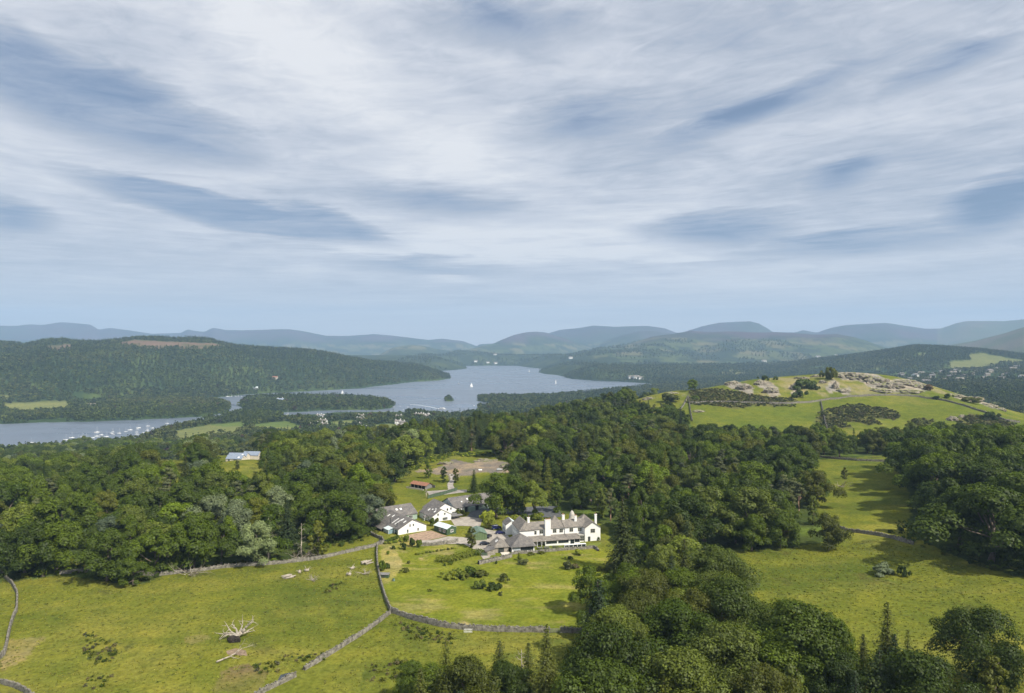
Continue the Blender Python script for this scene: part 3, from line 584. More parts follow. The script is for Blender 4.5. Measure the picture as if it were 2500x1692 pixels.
for i in range(2):
    h, r = [17, 18][i], [4.4, 3.9][i]; V, Fc, C = pine_crown(h, r, 17 + 3 * i, 2600, .46, 230 + i, low=[.46, .55][i]); addp('pine%d' % i, V, Fc, trunk_mesh('trunk_p%d' % i, h, .34, C, 70 + i, 10, .9), r, h)
    PROTO['pine%d' % i][1].materials[0] = M_PBARK
# shrubs (unit: about 2 m high)
def shrub_mesh(name, nc, n, size, seed, rx=1.5, h=1.7, mat='mid'):
    g = np.random.default_rng(seed); C = np.stack([g.normal(size=nc) * rx * .38, g.normal(size=nc) * rx * .38, g.uniform(.15, .62, nc) * h], 1); V, Fc = clumps(C, g.uniform(.3, .55, nc) * h * .6, n, size, g, .4, .8)
    V[:, 2] = np.maximum(V[:, 2], -.2); return npmesh(name, V, Fc, [M_LEAF[mat]])
SHRUB = [shrub_mesh('shrub_%d' % i, 9 + i, 750, .24, 300 + i) for i in range(3)]
GORSE_M = [shrub_mesh('gorse_bush_%d' % i, 10, 90, .62, 320 + i, 1.6, 1.5) for i in range(2)]
for m_ in GORSE_M: m_.materials[0] = M_LEAF['gorse']
def far_tree(name, kind, n, size, seed, mat):
    if kind == 'b': V, Fc, C = broad_crown(12, 5.6, 14, n, size, seed, low=.05)
    elif kind == 'p': V, Fc, C = pine_crown(14, 4.2, 9, n, size, seed)
    else: V, Fc = spruce_crown(15, 3.4, 10, 6, 3, size, seed)
    return npmesh(name, V, Fc, [M_LEAF[mat]])
# ------------------------------------------------------------------ instancing of uncountable woodland (geometry nodes)
def gn_scatter(name, P, rot, scl, idx, sources, label):
    """P: points; sources: list of meshes"""
    P = np.asarray(P, np.float32)
    me = bpy.data.meshes.new(name); me.vertices.add(len(P)); me.vertices.foreach_set('co', P.ravel())
    scl = np.asarray(scl, np.float32)
    if scl.ndim == 1: scl = np.repeat(scl[:, None], 3, 1)
    for nm, ty, arr in (('rz', 'FLOAT', rot), ('scl', 'FLOAT_VECTOR', scl), ('pick', 'INT', idx)):
        a = me.attributes.new(nm, ty, 'POINT'); a.data.foreach_set('vector' if ty == 'FLOAT_VECTOR' else 'value', np.ravel(np.asarray(arr, np.int32 if ty == 'INT' else np.float32)))
    col = bpy.data.collections.new(name + '_sources')
    for i, s in enumerate(sources): col.objects.link(bpy.data.objects.new('%s_%02d' % (name, i), s))
    o = link(bpy.data.objects.new(name, me)); setp(o, label, kind='stuff')
    ng = bpy.data.node_groups.new(name, 'GeometryNodeTree')
    ng.interface.new_socket('Geometry', in_out='INPUT', socket_type='NodeSocketGeometry'); ng.interface.new_socket('Geometry', in_out='OUTPUT', socket_type='NodeSocketGeometry')
    n = ng.nodes; l = ng.links; gi = n.new('NodeGroupInput'); go = n.new('NodeGroupOutput')
    ci = n.new('GeometryNodeCollectionInfo'); ci.inputs['Collection'].default_value = col; ci.inputs['Separate Children'].default_value = True; ci.inputs['Reset Children'].default_value = True
    ip = n.new('GeometryNodeInstanceOnPoints'); ip.inputs['Pick Instance'].default_value = True
    def na(nm, ty): a = n.new('GeometryNodeInputNamedAttribute'); a.data_type = ty; a.inputs[0].default_value = nm; return [s for s in a.outputs if s.enabled and s.name == 'Attribute'][0]
    cx = n.new('ShaderNodeCombineXYZ'); l.new(na('rz', 'FLOAT'), cx.inputs[2])
    l.new(gi.outputs[0], ip.inputs['Points']); l.new(ci.outputs[0], ip.inputs['Instance']); l.new(na('pick', 'INT'), ip.inputs['Instance Index']); l.new(cx.outputs[0], ip.inputs['Rotation']); l.new(na('scl', 'FLOAT_VECTOR'), ip.inputs['Scale'])
    l.new(ip.outputs[0], go.inputs[0])
    md = o.modifiers.new('scatter', 'NODES'); md.node_group = ng
    return o
# ------------------------------------------------------------------ where trees stand
TREES = []     # dicts: x,y,z,kind,tone,s,rz,zone,label
def put(x, y, kind, tone, h, zone, label=None, rz=None, dz=0.0, wide=1.0):
    p = PROTO[kind]; s = h / p[3]
    TREES.append(dict(x=x, y=y, z=hz(x, y) + dz, kind=kind, tone=tone, s=s, w=wide, rz=rng.uniform(0, 6.28) if rz is None else rz, zone=zone, label=label))
def putp(px, py, kind, tone, h, zone, label=None, wide=1.0):
    g = gpt(px, py); put(g.x, g.y, kind, tone, h, zone, label, wide=wide)
# named trees, read off the photograph: (px, py of the foot, kind, tone, height m, label)
NAMED = [
 (1046, 1167, 'slim0', 'mid', 11.0, 'slender birch on the grass left of the quarry yard'), (1083, 1177, 'slim1', 'dark', 10.5, 'dark narrow tree beside the bend of the yard track'),
 (1113, 1178, 'slim0', 'olive', 10.0, 'thin pale tree standing in the fork of the yard track'), (1157, 1202, 'spruce1', 'dark', 13.5, 'dense dark conifer in front of the quarry yard, above the long sage building'),
 (1212, 1262, 'broad0', 'mid', 23.0, 'large round tree hiding the end of the long sage building'), (1256, 1256, 'broad3', 'mid', 21.0, 'large green tree just right of the courtyard, beside the pond'), (1306, 1264, 'broad4', 'light', 19.5, 'pale feathery tree behind the left end of the white manor'),
 (1195, 1292, 'broad2', 'lime', 6.5, 'low yellow-green tree beside the dark blue van'), (1152, 1336, 'slim0', 'olive', 9.5, 'sparse young tree between the two green sheds'),
 (1520, 1396, 'spruce0', 'yew', 29.0, 'tall broad conifer towering beside the right gable of the manor'), (1462, 1625, 'spruce1', 'spruce', 23.0, 'tall grey-green spruce at the right edge of the lawn'),
 (1335, 1688, 'spruce0', 'yew', 16.5, 'tallest dark conifer of the clump below the garden wall'), (1090, 1705, 'spruce1', 'yew', 14.0, 'pointed conifer at the middle of the clump below the garden wall'),
 (1005, 1725, 'broad9', 'dark', 11.5, 'dark rounded tree at the left end of the clump below the garden wall'), (1220, 1705, 'spruce1', 'yew', 14.0, 'brownish conifer between the two conifers below the garden wall'), (1150, 1738, 'broad8', 'light', 11.0, 'light green tree in front of the clump below the garden wall'), (1290, 1750, 'spruce0', 'yew', 17.0, 'dark conifer low in front of the tallest conifer'), (1060, 1745, 'broad10', 'mid', 12.0, 'leafy green tree at the bottom edge of the clump below the wall'),
 (1238, 1760, 'broad8', 'dark', 14.0, 'dark leafy tree at the bottom edge beside the dead conifer'), (1330, 1790, 'spruce1', 'yew', 17.0, 'low dark conifer at the bottom edge in the centre'),
 (2395, 1680, 'broad10', 'dark', 20.0, 'large lone tree in the bottom corner of the field'), (2425, 1730, 'slim1', 'olive', 12.5, 'weeping tree in front of the large lone tree'),
 (2108, 1650, 'spruce1', 'yew', 10.5, 'smaller of two olive conifers at the field edge'), (2158, 1652, 'spruce0', 'spruce', 12.5, 'taller of two conifers standing out against the field'),
 (403, 1100, 'spruce1', 'spruce', 30.0, 'tall lone spruce rising above the skyline by the lake'), (1662, 952, 'spruce2', 'spruce', 24.0, 'tall dark spruce on the ridge left of the rocky hill'), (1690, 953, 'broad0', 'mid', 15.0, 'round bright tree beside the tall spruce on the ridge'),
 (640, 1112, 'pine1', 'pine', 20, None), (656, 1110, 'pine1', 'pine', 22, None), (668, 1114, 'pine0', 'pine', 19, None), (690, 1118, 'pine1', 'pine', 19, None), (700, 1112, 'pine1', 'pine', 21, None), (715, 1110, 'pine0', 'pine', 18, None), (612, 1108, 'pine0', 'pine', 20, None),
 (2025, 1342, 'broad3', 'olive', 15.5, 'olive-topped tree at the corner of the right field, beside the stone wall'), (1905, 1338, 'broad0', 'mid', 17.0, 'large green tree at the edge of the right field, left of the olive one'), (1835, 1345, 'broad1', 'mid', 16.0, 'green tree at the back edge of the right field with a low crown'),
 (2062, 1170, 'slim1', 'olive', 8.0, 'small thin tree standing alone in the upper strip of field'), (580, 1146, 'slim0', 'olive', 7.0, 'small thin tree in front of the blue-roofed house'),
 (60, 1404, 'broad3', 'dark', 20.0, 'broad dark tree at the left edge of the field'), (-30, 1415, 'broad2', 'dark', 19.0, 'broad dark tree partly cut by the picture edge'), (325, 1428, 'broad0', 'mid', 11.5, 'low bushy tree reaching furthest out over the left field'), (262, 1418, 'broad3', 'dark', 19.5, 'big dark-green tree behind the low bushy tree at the left field'), (380, 1400, 'broad2', 'mid', 18.0, 'broad green tree beside the fallen wall branches'), (625, 1380, 'broad1', 'silver', 18.0, 'grey-green tree standing against the wall of the left field'), (540, 1382, 'broad4', 'dark', 17, 'dark tree behind the wall, left of the grey-green tree'),
 (775, 1362, 'slim0', 'olive', 17.0, 'thin sparse tree leaning behind the wall, right of the grey-green tree'), (900, 1292, 'broad0', 'silver', 17.0, 'silvery tree at the corner of the wood beside the left white house'), (868, 1318, 'broad1', 'mid', 14, 'green tree at the right end of the left wood above the wall'),
 (1442, 1498, 'broad1', 'mid', 15.5, 'round tree casting its shadow on the lawn'), (1455, 1562, 'broad4', 'dark', 13.0, 'small tree at the end of the garden wall with a dark shadow'),
]
for px_, py_, k_, t_, h_, l_ in NAMED: putp(px_, py_, k_, t_, h_, 'named' if l_ else 'pines', l_)
NN = len(TREES)
TH_N = np.array([(t['x'], t['y']) for t in TREES])
def gridpts(xr, yr, s, jit, g):
    x = np.arange(xr[0], xr[1], s); y = np.arange(yr[0], yr[1], s); X, Y = np.meshgrid(x, y); X = X + (np.arange(len(y)) % 2 * s / 2)[:, None]
    return (X + g.uniform(-jit, jit, X.shape) * s).ravel(), (Y + g.uniform(-jit, jit, X.shape) * s).ravel()
ZN = ['left wood', 'middle wood', 'belt', 'clump', 'right wood', 'hedge line']
KINDS_ALL = ['broad0', 'broad1', 'broad2', 'broad3', 'broad4', 'slim0', 'slim1', 'spruce0', 'spruce1', 'spruce2', 'pine0', 'pine1']
gx, gy = gridpts((-760, 900), (118, 1160), 13.2, .42, rng)
k = np.abs(gx) < gy * .92; gx, gy = gx[k], gy[k]
nco = len(gx); bx_, by_ = gridpts((-30, 140), (118, 330), 9.6, .40, rng); gx = np.concatenate([gx, bx_]); gy = np.concatenate([gy, by_])
gz = HV(gx, gy); gpx, gpy = proj(gx, gy, gz)
zone = np.full(len(gx), -1); fine = np.arange(len(gx)) >= nco
for i, (q, y0_, y1_) in enumerate([(WOOD_L, 200, 1160), (WOOD_C, 200, 1160), (BELT, 110, 330), (WOOD_B, 110, 200), (WOOD_R, 200, 620), (WOOD_M, 400, 760)]):
    zone = np.where((zone < 0) & inpoly(gpx, gpy, q) & (gy > y0_) & (gy < y1_), i, zone)
for q in CLEAR_L + GLADE_C: zone = np.where(inpoly(gpx, gpy, q) & (gy < 1000), -1, zone)
# beyond the crest of the ridge nothing of the wood is seen: drop feet hidden behind the hill
k = (zone >= 0) & ~((gpx > 1680) & (gy > 640)) & (fine == (zone == 2))
gx, gy, gz, gpx, gpy, zone = [a[k] for a in (gx, gy, gz, gpx, gpy, zone)]
dmin = np.min(np.hypot(gx[:, None] - TH_N[None, :, 0], gy[:, None] - TH_N[None, :, 1]), 1)
k = (dmin > 6.5) & ~inpoly(gpx, gpy, [(1465, 1345), (1585, 1345), (1590, 1480), (1465, 1480)]); gx, gy, gz, gpx, gpy, zone = [a[k] for a in (gx, gy, gz, gpx, gpy, zone)]
k = (zone != 4) | (hash2(np.arange(len(gx)), np.arange(len(gx)) * 3, 5) < .85); gx, gy, gz, gpx, gpy, zone = [a[k] for a in (gx, gy, gz, gpx, gpy, zone)]
sp = fbm(gx / 70, gy / 70, 3, 101); u = rng.uniform(size=len(gx)); hv = rng.uniform(size=len(gx))
for i in range(len(gx)):
    zn = zone[i]; conif = sp[i] > .28; pine = sp[i] < -.34; kind = 'broad%d' % int(hv[i] * 7.999); tone = ['mid', 'mid', 'dark', 'dark', 'light', 'olive', 'mid'][int(u[i] * 6.999)]; h = 15 + 10.5 * ((u[i] * 5.7) % 1) ** 1.3 + 1.5 * sp[i]
    pc = {0: .40, 1: .65, 2: .18, 3: .3, 4: .06, 5: .12}[zn] if conif else (.07 if zn != 4 else .02)
    if u[i] * .9 + .05 < pc: kind = 'spruce%d' % int(hv[i] * 2.999); tone = ['spruce', 'yew', 'spruce'][int(u[i] * 97) % 3]; h = 17 + 9 * hv[i]
    elif pine and (u[i] * 7.3) % 1 < .5 and zn in (0, 1): kind = 'pine%d' % int(hv[i] * 1.999); tone = 'pine'; h = 15 + 4 * hv[i]
    elif (u[i] * 13.7) % 1 < .12: kind = 'slim%d' % int(hv[i] * 1.999); tone = ['light', 'olive', 'mid'][int(u[i] * 31) % 3]; h = 12 + 4 * hv[i]
    if zn == 4: h = 23 + 6 * hv[i]; tone = ['mid', 'dark', 'dark', 'mid'][int(u[i] * 3.999)]
    if zn == 0 and (u[i] * 17.1) % 1 < .10: tone = 'silver'
    if zn == 1 and gy[i] > 560 and gpx[i] > 1640: kind = 'broad%d' % int(hv[i] * 4.999); tone = ['mid', 'dark', 'olive'][int(u[i] * 2.999)]; h = 10 + 4 * hv[i]
    if zn == 3 and u[i] < .6: kind = 'spruce%d' % int(hv[i] * 2.999); tone = ['yew', 'spruce'][int(u[i] * 50) % 2]; h = 15 + 4 * hv[i]
    if zn == 2 and (u[i] * 19.7) % 1 < .28: kind = 'spruce%d' % int(hv[i] * 2.999); tone = ['yew', 'spruce', 'yew'][int(u[i] * 50) % 3]; h = 15 + 6 * hv[i]
    if gy[i] < 215 and kind[0] == 'b': kind = 'broad%d' % (8 + int(hv[i] * 2.999))
    if zn == 5: h *= .78
    if zn == 2: h *= .80 if (gpx[i] < 1640 and gpy[i] < 1600) else .98
    if zn == 0 and gpx[i] > 900 and gy[i] > 470 and (u[i] * 23.3) % 1 < .75: kind = ['spruce0', 'spruce2', 'spruce1', 'pine0'][int(hv[i] * 3.999)]; tone = 'pine' if kind[0] == 'p' else ['spruce', 'yew'][int(u[i] * 57) % 2]; h = 18 + 5 * u[i]
    if gy[i] > 620 and gpx[i] > 1250: h *= .88
    TREES.append(dict(x=gx[i], y=gy[i], z=gz[i], kind=kind, tone=tone, s=h / PROTO[kind][3], w=.82 + .42 * ((u[i] * 41.3) % 1), rz=rng.uniform(0, 6.28), zone=ZN[zn], label=None))
# how much of each tree the view shows: coarse depth sorting of crown discs
BW, BH = 834, 564
buf = np.zeros((BH, BW), bool); yy, xx = np.mgrid[0:BH, 0:BW]
order = sorted(range(len(TREES)), key=lambda i: TREES[i]['y'])
for i in order:
    t = TREES[i]; p = PROTO[t['kind']]; h = p[3] * t['s']; r = p[2] * t['s'] * t['w']; k = F / t['y'] / 3
    cx_ = (PCX + F * t['x'] / t['y']) / 3; top = (PCY + F * (CZ - t['z'] - h) / t['y']) / 3; bot = (PCY + F * (CZ - t['z'] - h * .1) / t['y']) / 3; rx = r * k
    x0_, x1_, y0_, y1_ = max(0, int(cx_ - rx)), min(BW, int(cx_ + rx) + 2), max(0, int(top)), min(BH, int(bot) + 2)
    if x0_ >= x1_ or y0_ >= y1_: t['vis'] = 0; continue
    sub = buf[y0_:y1_, x0_:x1_]; e = ((xx[y0_:y1_, x0_:x1_] - cx_) / rx) ** 2 + ((yy[y0_:y1_, x0_:x1_] - (top + bot) / 2) / ((bot - top) / 2)) ** 2 < 1
    t['vis'] = int((e & ~sub).sum()); sub |= e
vis_order = sorted(range(NN, len(TREES)), key=lambda i: -TREES[i]['vis'])
IND = set(range(NN)) | set(vis_order[:300 - NN])
REST = [i for i in vis_order[300 - NN:] if TREES[i]['vis'] > 0 or TREES[i]['y'] > 350]
KN = {'broad': 'broadleaf_tree', 'slim': 'slender_tree', 'spruce': 'conifer_tree', 'pine': 'pine_tree'}
def base_kind(k): return k.rstrip('0123456789')
TONEW = {'mid': 'mid-green', 'dark': 'dark green', 'light': 'light green', 'olive': 'olive', 'silver': 'silvery', 'lime': 'yellow-green', 'spruce': 'blackish-green', 'yew': 'brownish-green', 'pine': 'dull green', 'lightyew': 'olive'}
KW = {'broad': 'round-crowned tree', 'slim': 'slender tree', 'spruce': 'pointed conifer', 'pine': 'flat-topped pine'}
ORD = 'first second third fourth fifth sixth seventh eighth ninth tenth eleventh twelfth thirteenth fourteenth fifteenth sixteenth seventeenth eighteenth nineteenth twentieth'.split()
def subzone(t):
    px, py = proj(t['x'], t['y'], t['z']); px = float(px); py = float(py); z = t['zone']
    if z == 'pines': return 'beside the blue-roofed house'
    if z == 'left wood':
        a = 'left part' if px < 210 else 'middle part' if px < 640 else 'right part'
        if t['y'] > 430: a = {'left part': 'towards the boats', 'middle part': 'near the blue-roofed house', 'right part': 'behind the quarry'}[a]
        return ('front row of' if t['y'] < 300 else 'deep in' if t['y'] < 430 else 'back of') + ' left wood, ' + a
    if z == 'middle wood':
        if t['y'] > 560: return 'on the wooded slope towards the lake'
        a = 'behind the manor' if px < 1480 else 'right of the manor' if px < 1720 else 'beside the upper field'
        return ('front of wood ' if t['y'] < 360 else 'within wood ' if t['y'] < 450 else 'back of wood ') + a
    if z == 'belt':
        return 'in the belt right of the lawn, ' + ('bottom' if py > 1692 else 'middle' if py > 1480 else 'upper end')
    if z == 'clump': return 'in the clump below the garden wall'
    if z == 'right wood': return 'in the right-hand wood, ' + ('front edge' if t['y'] < 320 else 'middle' if t['y'] < 400 else 'back')
    return 'in the tree line below the rocky hill'
bk = {}
for i in IND:
    t = TREES[i]
    if not t['label']: bk.setdefault((subzone(t), base_kind(t['kind']), t['tone']), []).append(i)
for (z, b, tn), lst in bk.items():
    lst.sort(key=lambda i: TREES[i]['x'] / TREES[i]['y'])
    for j, i in enumerate(lst):
        TREES[i]['label'] = '%s %s %s' % (TONEW[tn], KW[b], z) + ('' if len(lst) == 1 else ', %s from left' % ORD[j] if j < 20 else ', towards the right')
NAME_GROUP = {'left wood': 'trees of the left wood', 'middle wood': 'trees of the wood behind the manor', 'belt': 'trees of the belt beside the lawn', 'clump': 'trees of the clump below the wall', 'right wood': 'trees of the wood right of the field', 'hedge line': 'trees below the rocky hill', 'pines': 'pines by the blue-roofed house'}
for i in sorted(IND):
    t = TREES[i]; p = PROTO[t['kind']]; b = base_kind(t['kind'])
    e = empty(KN[b], (t['x'], t['y'], t['z']), t['rz']); e.scale = (t['s'] * t['w'], t['s'] * t['w'], t['s'])
    setp(e, t['label'], 'tree', NAME_GROUP.get(t['zone']))
    c = link(bpy.data.objects.new('crown', p[0]), e); c.material_slots[0].link = 'OBJECT'; c.material_slots[0].material = M_LEAF[t['tone']]
    link(bpy.data.objects.new('trunk', p[1]), e)
# the rest of the woods as a mass
src = {}
def src_mesh(kind, tone):
    k = (kind, tone)
    if k not in src: m = PROTO[kind][0].copy(); m.materials[0] = M_LEAF[tone]; src[k] = m
    return k
keys = [src_mesh(TREES[i]['kind'], TREES[i]['tone']) for i in REST]; ks = sorted(src); ki = {k: i for i, k in enumerate(ks)}
if REST:
    gn_scatter('woodland', [(TREES[i]['x'], TREES[i]['y'], TREES[i]['z']) for i in REST], [TREES[i]['rz'] for i in REST], [(TREES[i]['s'] * TREES[i]['w'], TREES[i]['s'] * TREES[i]['w'], TREES[i]['s']) for i in REST], [ki[k] for k in keys], [src[k] for k in ks], 'mixed broadleaf and conifer woodland filling the slopes behind the houses')
print('trees', len(TREES), 'individual', len(IND), 'rest', len(REST))
# ------------------------------------------------------------------ distant woods: lakeside, western hill, eastern hill
FT = [far_tree('far_b0', 'b', 46, 2.6, 400, 'fmid'), far_tree('far_b1', 'b', 46, 2.6, 401, 'fdark'), far_tree('far_b2', 'b', 46, 2.6, 402, 'flight'), far_tree('far_b3', 'b', 46, 2.6, 403, 'folive'),
      far_tree('far_c0', 's', 0, 1.9, 404, 'fspruce'), far_tree('far_c1', 's', 0, 1.9, 405, 'fdark'), far_tree('far_cop', 'b', 46, 2.6, 406, 'copper')]
def far_wood(name, label, xr, yr, s, sel, conif, hs, seed, cop=.0):
    g = np.random.default_rng(seed); X, Y = gridpts(xr, yr, s, .42, g); k = np.abs(X) < Y * .98; X, Y = X[k], Y[k]; Z = HV(X, Y); px, py = proj(X, Y, Z)
    k = sel(X, Y, Z, px, py) & (Z > LAKE + .3); X, Y, Z = X[k], Y[k], Z[k]
    # line of sight over the ground to the tree top
    vis = np.ones(len(X), bool)
    for f_ in np.linspace(.28, .97, 26): vis &= (HV(X * f_, Y * f_) < CZ + (Z + 16 - CZ) * f_)
    X, Y, Z = X[vis], Y[vis], Z[vis]; n = len(X); c = fbm(X / 160, Y / 160, 3, seed); u = g.uniform(size=n)
    pick = np.where(u < conif * (1 + 1.6 * c), 4 + (g.uniform(size=n) < .4), np.clip((1.7 + 5.0 * fbm(X / 190, Y / 190, 4, seed + 5) + g.normal(size=n) * .9), 0, 3.99).astype(int)); pick = np.where(g.uniform(size=n) < cop, 6, pick)
    scl = hs * g.uniform(.7, 1.25, n); print(name, n)
    return gn_scatter(name, np.stack([X, Y, Z - .3], 1), g.uniform(0, 6.28, n), scl, pick, FT, label)
def notin(px, py, polys): 
    m = np.ones(px.shape, bool)
    for q in polys: m &= ~inpoly(px, py, q)
    return m
far_wood('woodland', 'trees filling the low ground and islands along the lake shore', (-1900, 500), (900, 2600), 10.5, lambda X, Y, Z, px, py: (px < 1420) & notin(px, py, TOWN_F + WEST_F) & ((Y > 1160) | ((px < 1160) & (Y > 700))) & (fbm(X / 90, Y / 90, 3, 131) > -.42) & ((Y < 1900) | (Z < -60)) & ~inpoly(px, py, [(690, 1004), (990, 1000), (990, 1014), (690, 1024)]), .12, 1.05, 41, .012)
far_wood('woodland', 'unbroken forest on the long hill across the lake', (-3600, -250), (1850, 4300), 15.5, lambda X, Y, Z, px, py: (px < 1106) & (Y > 1900) & (Z > -93) & notin(px, py, CUT + WEST_F) & ((Y > 2250) | (Z > -60)), .42, 1.3, 43)
far_wood('woodland', 'dark trees in the valley and hillside to the east', (100, 3000), (1050, 4200), 13.5, lambda X, Y, Z, px, py: (px > 1300) & notin(px, py, E_FIELD) & ~(inpoly(px, py, [(2150, 905), (2500, 908), (2500, 928), (2150, 925)]) & (vnoise(X / 45, Y / 45, 3) > .34)) & (fbm(X / 120, Y / 120, 3, 137) > -.5), .40, 1.05, 47)
far_wood('woodland', 'tall dark conifers in the valley at the right edge', (450, 1500), (1020, 1750), 12, lambda X, Y, Z, px, py: (px > 2240) & (fbm(X / 80, Y / 80, 3, 171) > -.35), .95, 1.35, 59)
far_wood('woodland', 'scattered copses on the far fell sides', (-900, 2600), (4200, 8000), 34, lambda X, Y, Z, px, py: (px > 900) & (Z < 150) & (fbm(X / 260, Y / 260, 4, 139) > .02), .35, 1.5, 53)
# ------------------------------------------------------------------ building materials
def slate_mat(name, col, col2, scale=1.0):
    m, t, o = new_mat(name); tc = t.add('ShaderNodeTexCoord').outputs['Object']
    n = t.noise(tc, .5 * scale, 5, .65); n2 = t.noise(t.add('ShaderNodeMapping', inp={'Vector': tc, 'Scale': (3.0, .8, .8)}).outputs[0], 1.2, 4, .6)
    c = t.mix(t.ramp(n, [(.35, 0.0), (.65, 1.0)]), col, col2); c = t.mix(1.0, c, t.ramp(n2, [(.3, .72), (.7, 1.28)]), 'MULTIPLY')
    wv_ = t.add('ShaderNodeTexWave', wave_type='BANDS', bands_direction='Z', inp={'Vector': tc, 'Scale': 2.2, 'Distortion': 1.5, 'Detail': 2.0})
    bp = t.add('ShaderNodeBump', inp={'Height': wv_.outputs[1], 'Distance': .05, 'Strength': .7})
    b = t.add('ShaderNodeBsdfPrincipled', inp={'Base Color': c, 'Roughness': .78, 'Specular IOR Level': .25, 'Normal': bp.outputs[0]}); t.link(b.outputs[0], o.inputs[0]); return m
M_SLATE = slate_mat('slate_brown_grey', (0.235, 0.21, 0.18), (0.15, 0.138, 0.125)); M_SLATE_D = slate_mat('slate_dark', (0.105, 0.10, 0.10), (0.19, 0.175, 0.16)); M_SLATE_B = slate_mat('slate_blue', (0.19, 0.235, 0.31), (0.24, .28, .35))
M_RUST = slate_mat('rust_tin', (0.32, 0.15, 0.09), (0.24, .12, .08)); M_TINW = slate_mat('pale_tin', (0.62, 0.70, 0.71), (0.5, .56, .57)); M_TING = slate_mat('green_tin', (0.135, 0.195, 0.15), (.11, .16, .125))
M_WHITE = simple('white_render', (0.78, 0.78, 0.76), .85, .03, .6); M_SAGE = simple('sage_boards', (0.30, 0.385, 0.32), .8, .06, .8); M_BLUEW = simple('pale_blue_boards', (0.52, 0.62, 0.66), .8, .05, .8)
M_GREEND = simple('dark_green_boards', (0.055, 0.095, 0.05), .75, .12, 1.0); M_GREENM = simple('mid_green_boards', (0.125, 0.18, 0.085), .75, .1, 1.0); M_CREAM = simple('cream_render', (0.60, 0.55, 0.47), .85, .05, .7)
M_STONE = simple('rubble_stone', (0.33, 0.295, 0.25), .95, .25, 2.2, .12, col2=(.17, .15, .125)); M_FRAMEW = simple('white_frame', (0.80, 0.80, 0.78), .5, .02, 1); M_FRAMES = simple('stone_frame', (0.36, 0.35, 0.30), .8, .05, 1); M_FRAMED = simple('dark_frame', (0.05, 0.055, 0.055), .5, .05, 1)
M_WOODG = simple('weathered_timber', (0.19, 0.185, 0.18), .9, .15, 1.6); M_DARK = simple('painted_dark_interior', (0.015, 0.017, 0.02), .6, .1, 1); M_REDP = simple('clay_pot', (0.36, 0.19, 0.12), .85, .1, 2); M_LEADG = simple('lead_grey', (0.42, 0.40, 0.36), .6, .1, 1.5)
M_FENCE = simple('green_fence_boards', (0.075, 0.115, 0.07), .8, .1, 1.2)
def glass_mat(name, col, rough):
    m, t, o = new_mat(name); b = t.add('ShaderNodeBsdfPrincipled', inp={'Base Color': col + (1,), 'Roughness': rough, 'Specular IOR Level': .6}); t.link(b.outputs[0], o.inputs[0]); return m
M_GLASS = glass_mat('window_glass', (0.022, 0.030, 0.032), .08); M_GLASSL = glass_mat('skylight_glass', (0.55, 0.60, 0.62), .12); M_GLASSB = glass_mat('conservatory_glass', (0.22, 0.32, 0.36), .1)
def rot2(x, y, ax): return (x, y) if ax == 'x' else (y, x)
def gable(parent, x0, x1, y0, y1, ez, rz_, ax, wm, rm, oh=.35, hip=(0, 0), z0=-1.6, th=.16, wall=True, rname='roof'):
    """ridge runs along ax; (u along ridge, v across)"""
    u0, u1, v0, v1 = (x0, x1, y0, y1) if ax == 'x' else (y0, y1, x0, x1)
    vm = (v0 + v1) / 2; sl = (rz_ - ez) / (vm - v0); T = lambda u, v, z: ((u, v, z) if ax == 'x' else (v, u, z))
    w = None
    if wall:
        m = MB()
        if hip[0] or hip[1]: m.box(x0, x1, y0, y1, z0, ez)
        else:
            dlt = Vector(T(u1 - u0, 0, 0)); m.prism([T(u0, v0, z0), T(u0, v1, z0), T(u0, v1, ez), T(u0, vm, rz_), T(u0, v0, ez)], dlt)
        w = m.build('wall', wm, parent)
    m = MB(); zo = ez - oh * sl + .04; a0 = u0 - oh; a1 = u1 + oh
    top = [T(a0, v0 - oh, zo), T(a1, v0 - oh, zo), T(a1, v1 + oh, zo), T(a0, v1 + oh, zo), T(a0 + (hip[0] and hip[0] + oh), vm, rz_ + .04), T(a1 - (hip[1] and hip[1] + oh), vm, rz_ + .04)]
    n = len(m.v); m.v += [tuple(p) for p in top] + [(p[0], p[1], p[2] + th) for p in top]
    fs = [(0, 1, 5, 4), (2, 3, 4, 5), (1, 2, 5), (3, 0, 4)]
    for f in fs[:2]: m.f.append(tuple(6 + i for i in f)); m.f.append(tuple(reversed(f)))
    for f, h_ in ((fs[2], hip[1]), (fs[3], hip[0])):
        if h_: m.f.append(tuple(6 + i for i in f)); m.f.append(tuple(reversed(f)))
    rim = [(0, 1), (2, 3)] + ([(1, 2)] if hip[1] else [(1, 5), (5, 2)]) + ([(3, 0)] if hip[0] else [(3, 4), (4, 0)])
    for a, b in rim: m.f.append((a, b, b + 6, a + 6))
    r = m.build(rname, rm, parent)
    def on_roof(u, side, t):   # point on slope: side -1 = v0 side
        v = (v0 if side < 0 else v1) ; vv = v + (vm - v) * t; return Vector(T(u, vv, ez + (rz_ - ez) * t + .04 + th))
    r_n = lambda side: Vector(T(0, side * sl, 1)).normalized()
    return w, r, on_roof, r_n, T
def skylight(roofinfo, u, side, t, du, dt, mat=None, name='skylight'):
    w, r, onr, rn, T = roofinfo; nrm = rn(side) * .07
    p = [onr(u, side, t), onr(u + du, side, t), onr(u + du, side, t + dt), onr(u, side, t + dt)]
    q = [v + nrm for v in p]
    fr = MB(); fr.prism([tuple(v - nrm * .5) for v in p], nrm * 1.3); f = fr.build(name, M_FRAMEW if mat is None else mat, r)
    return f
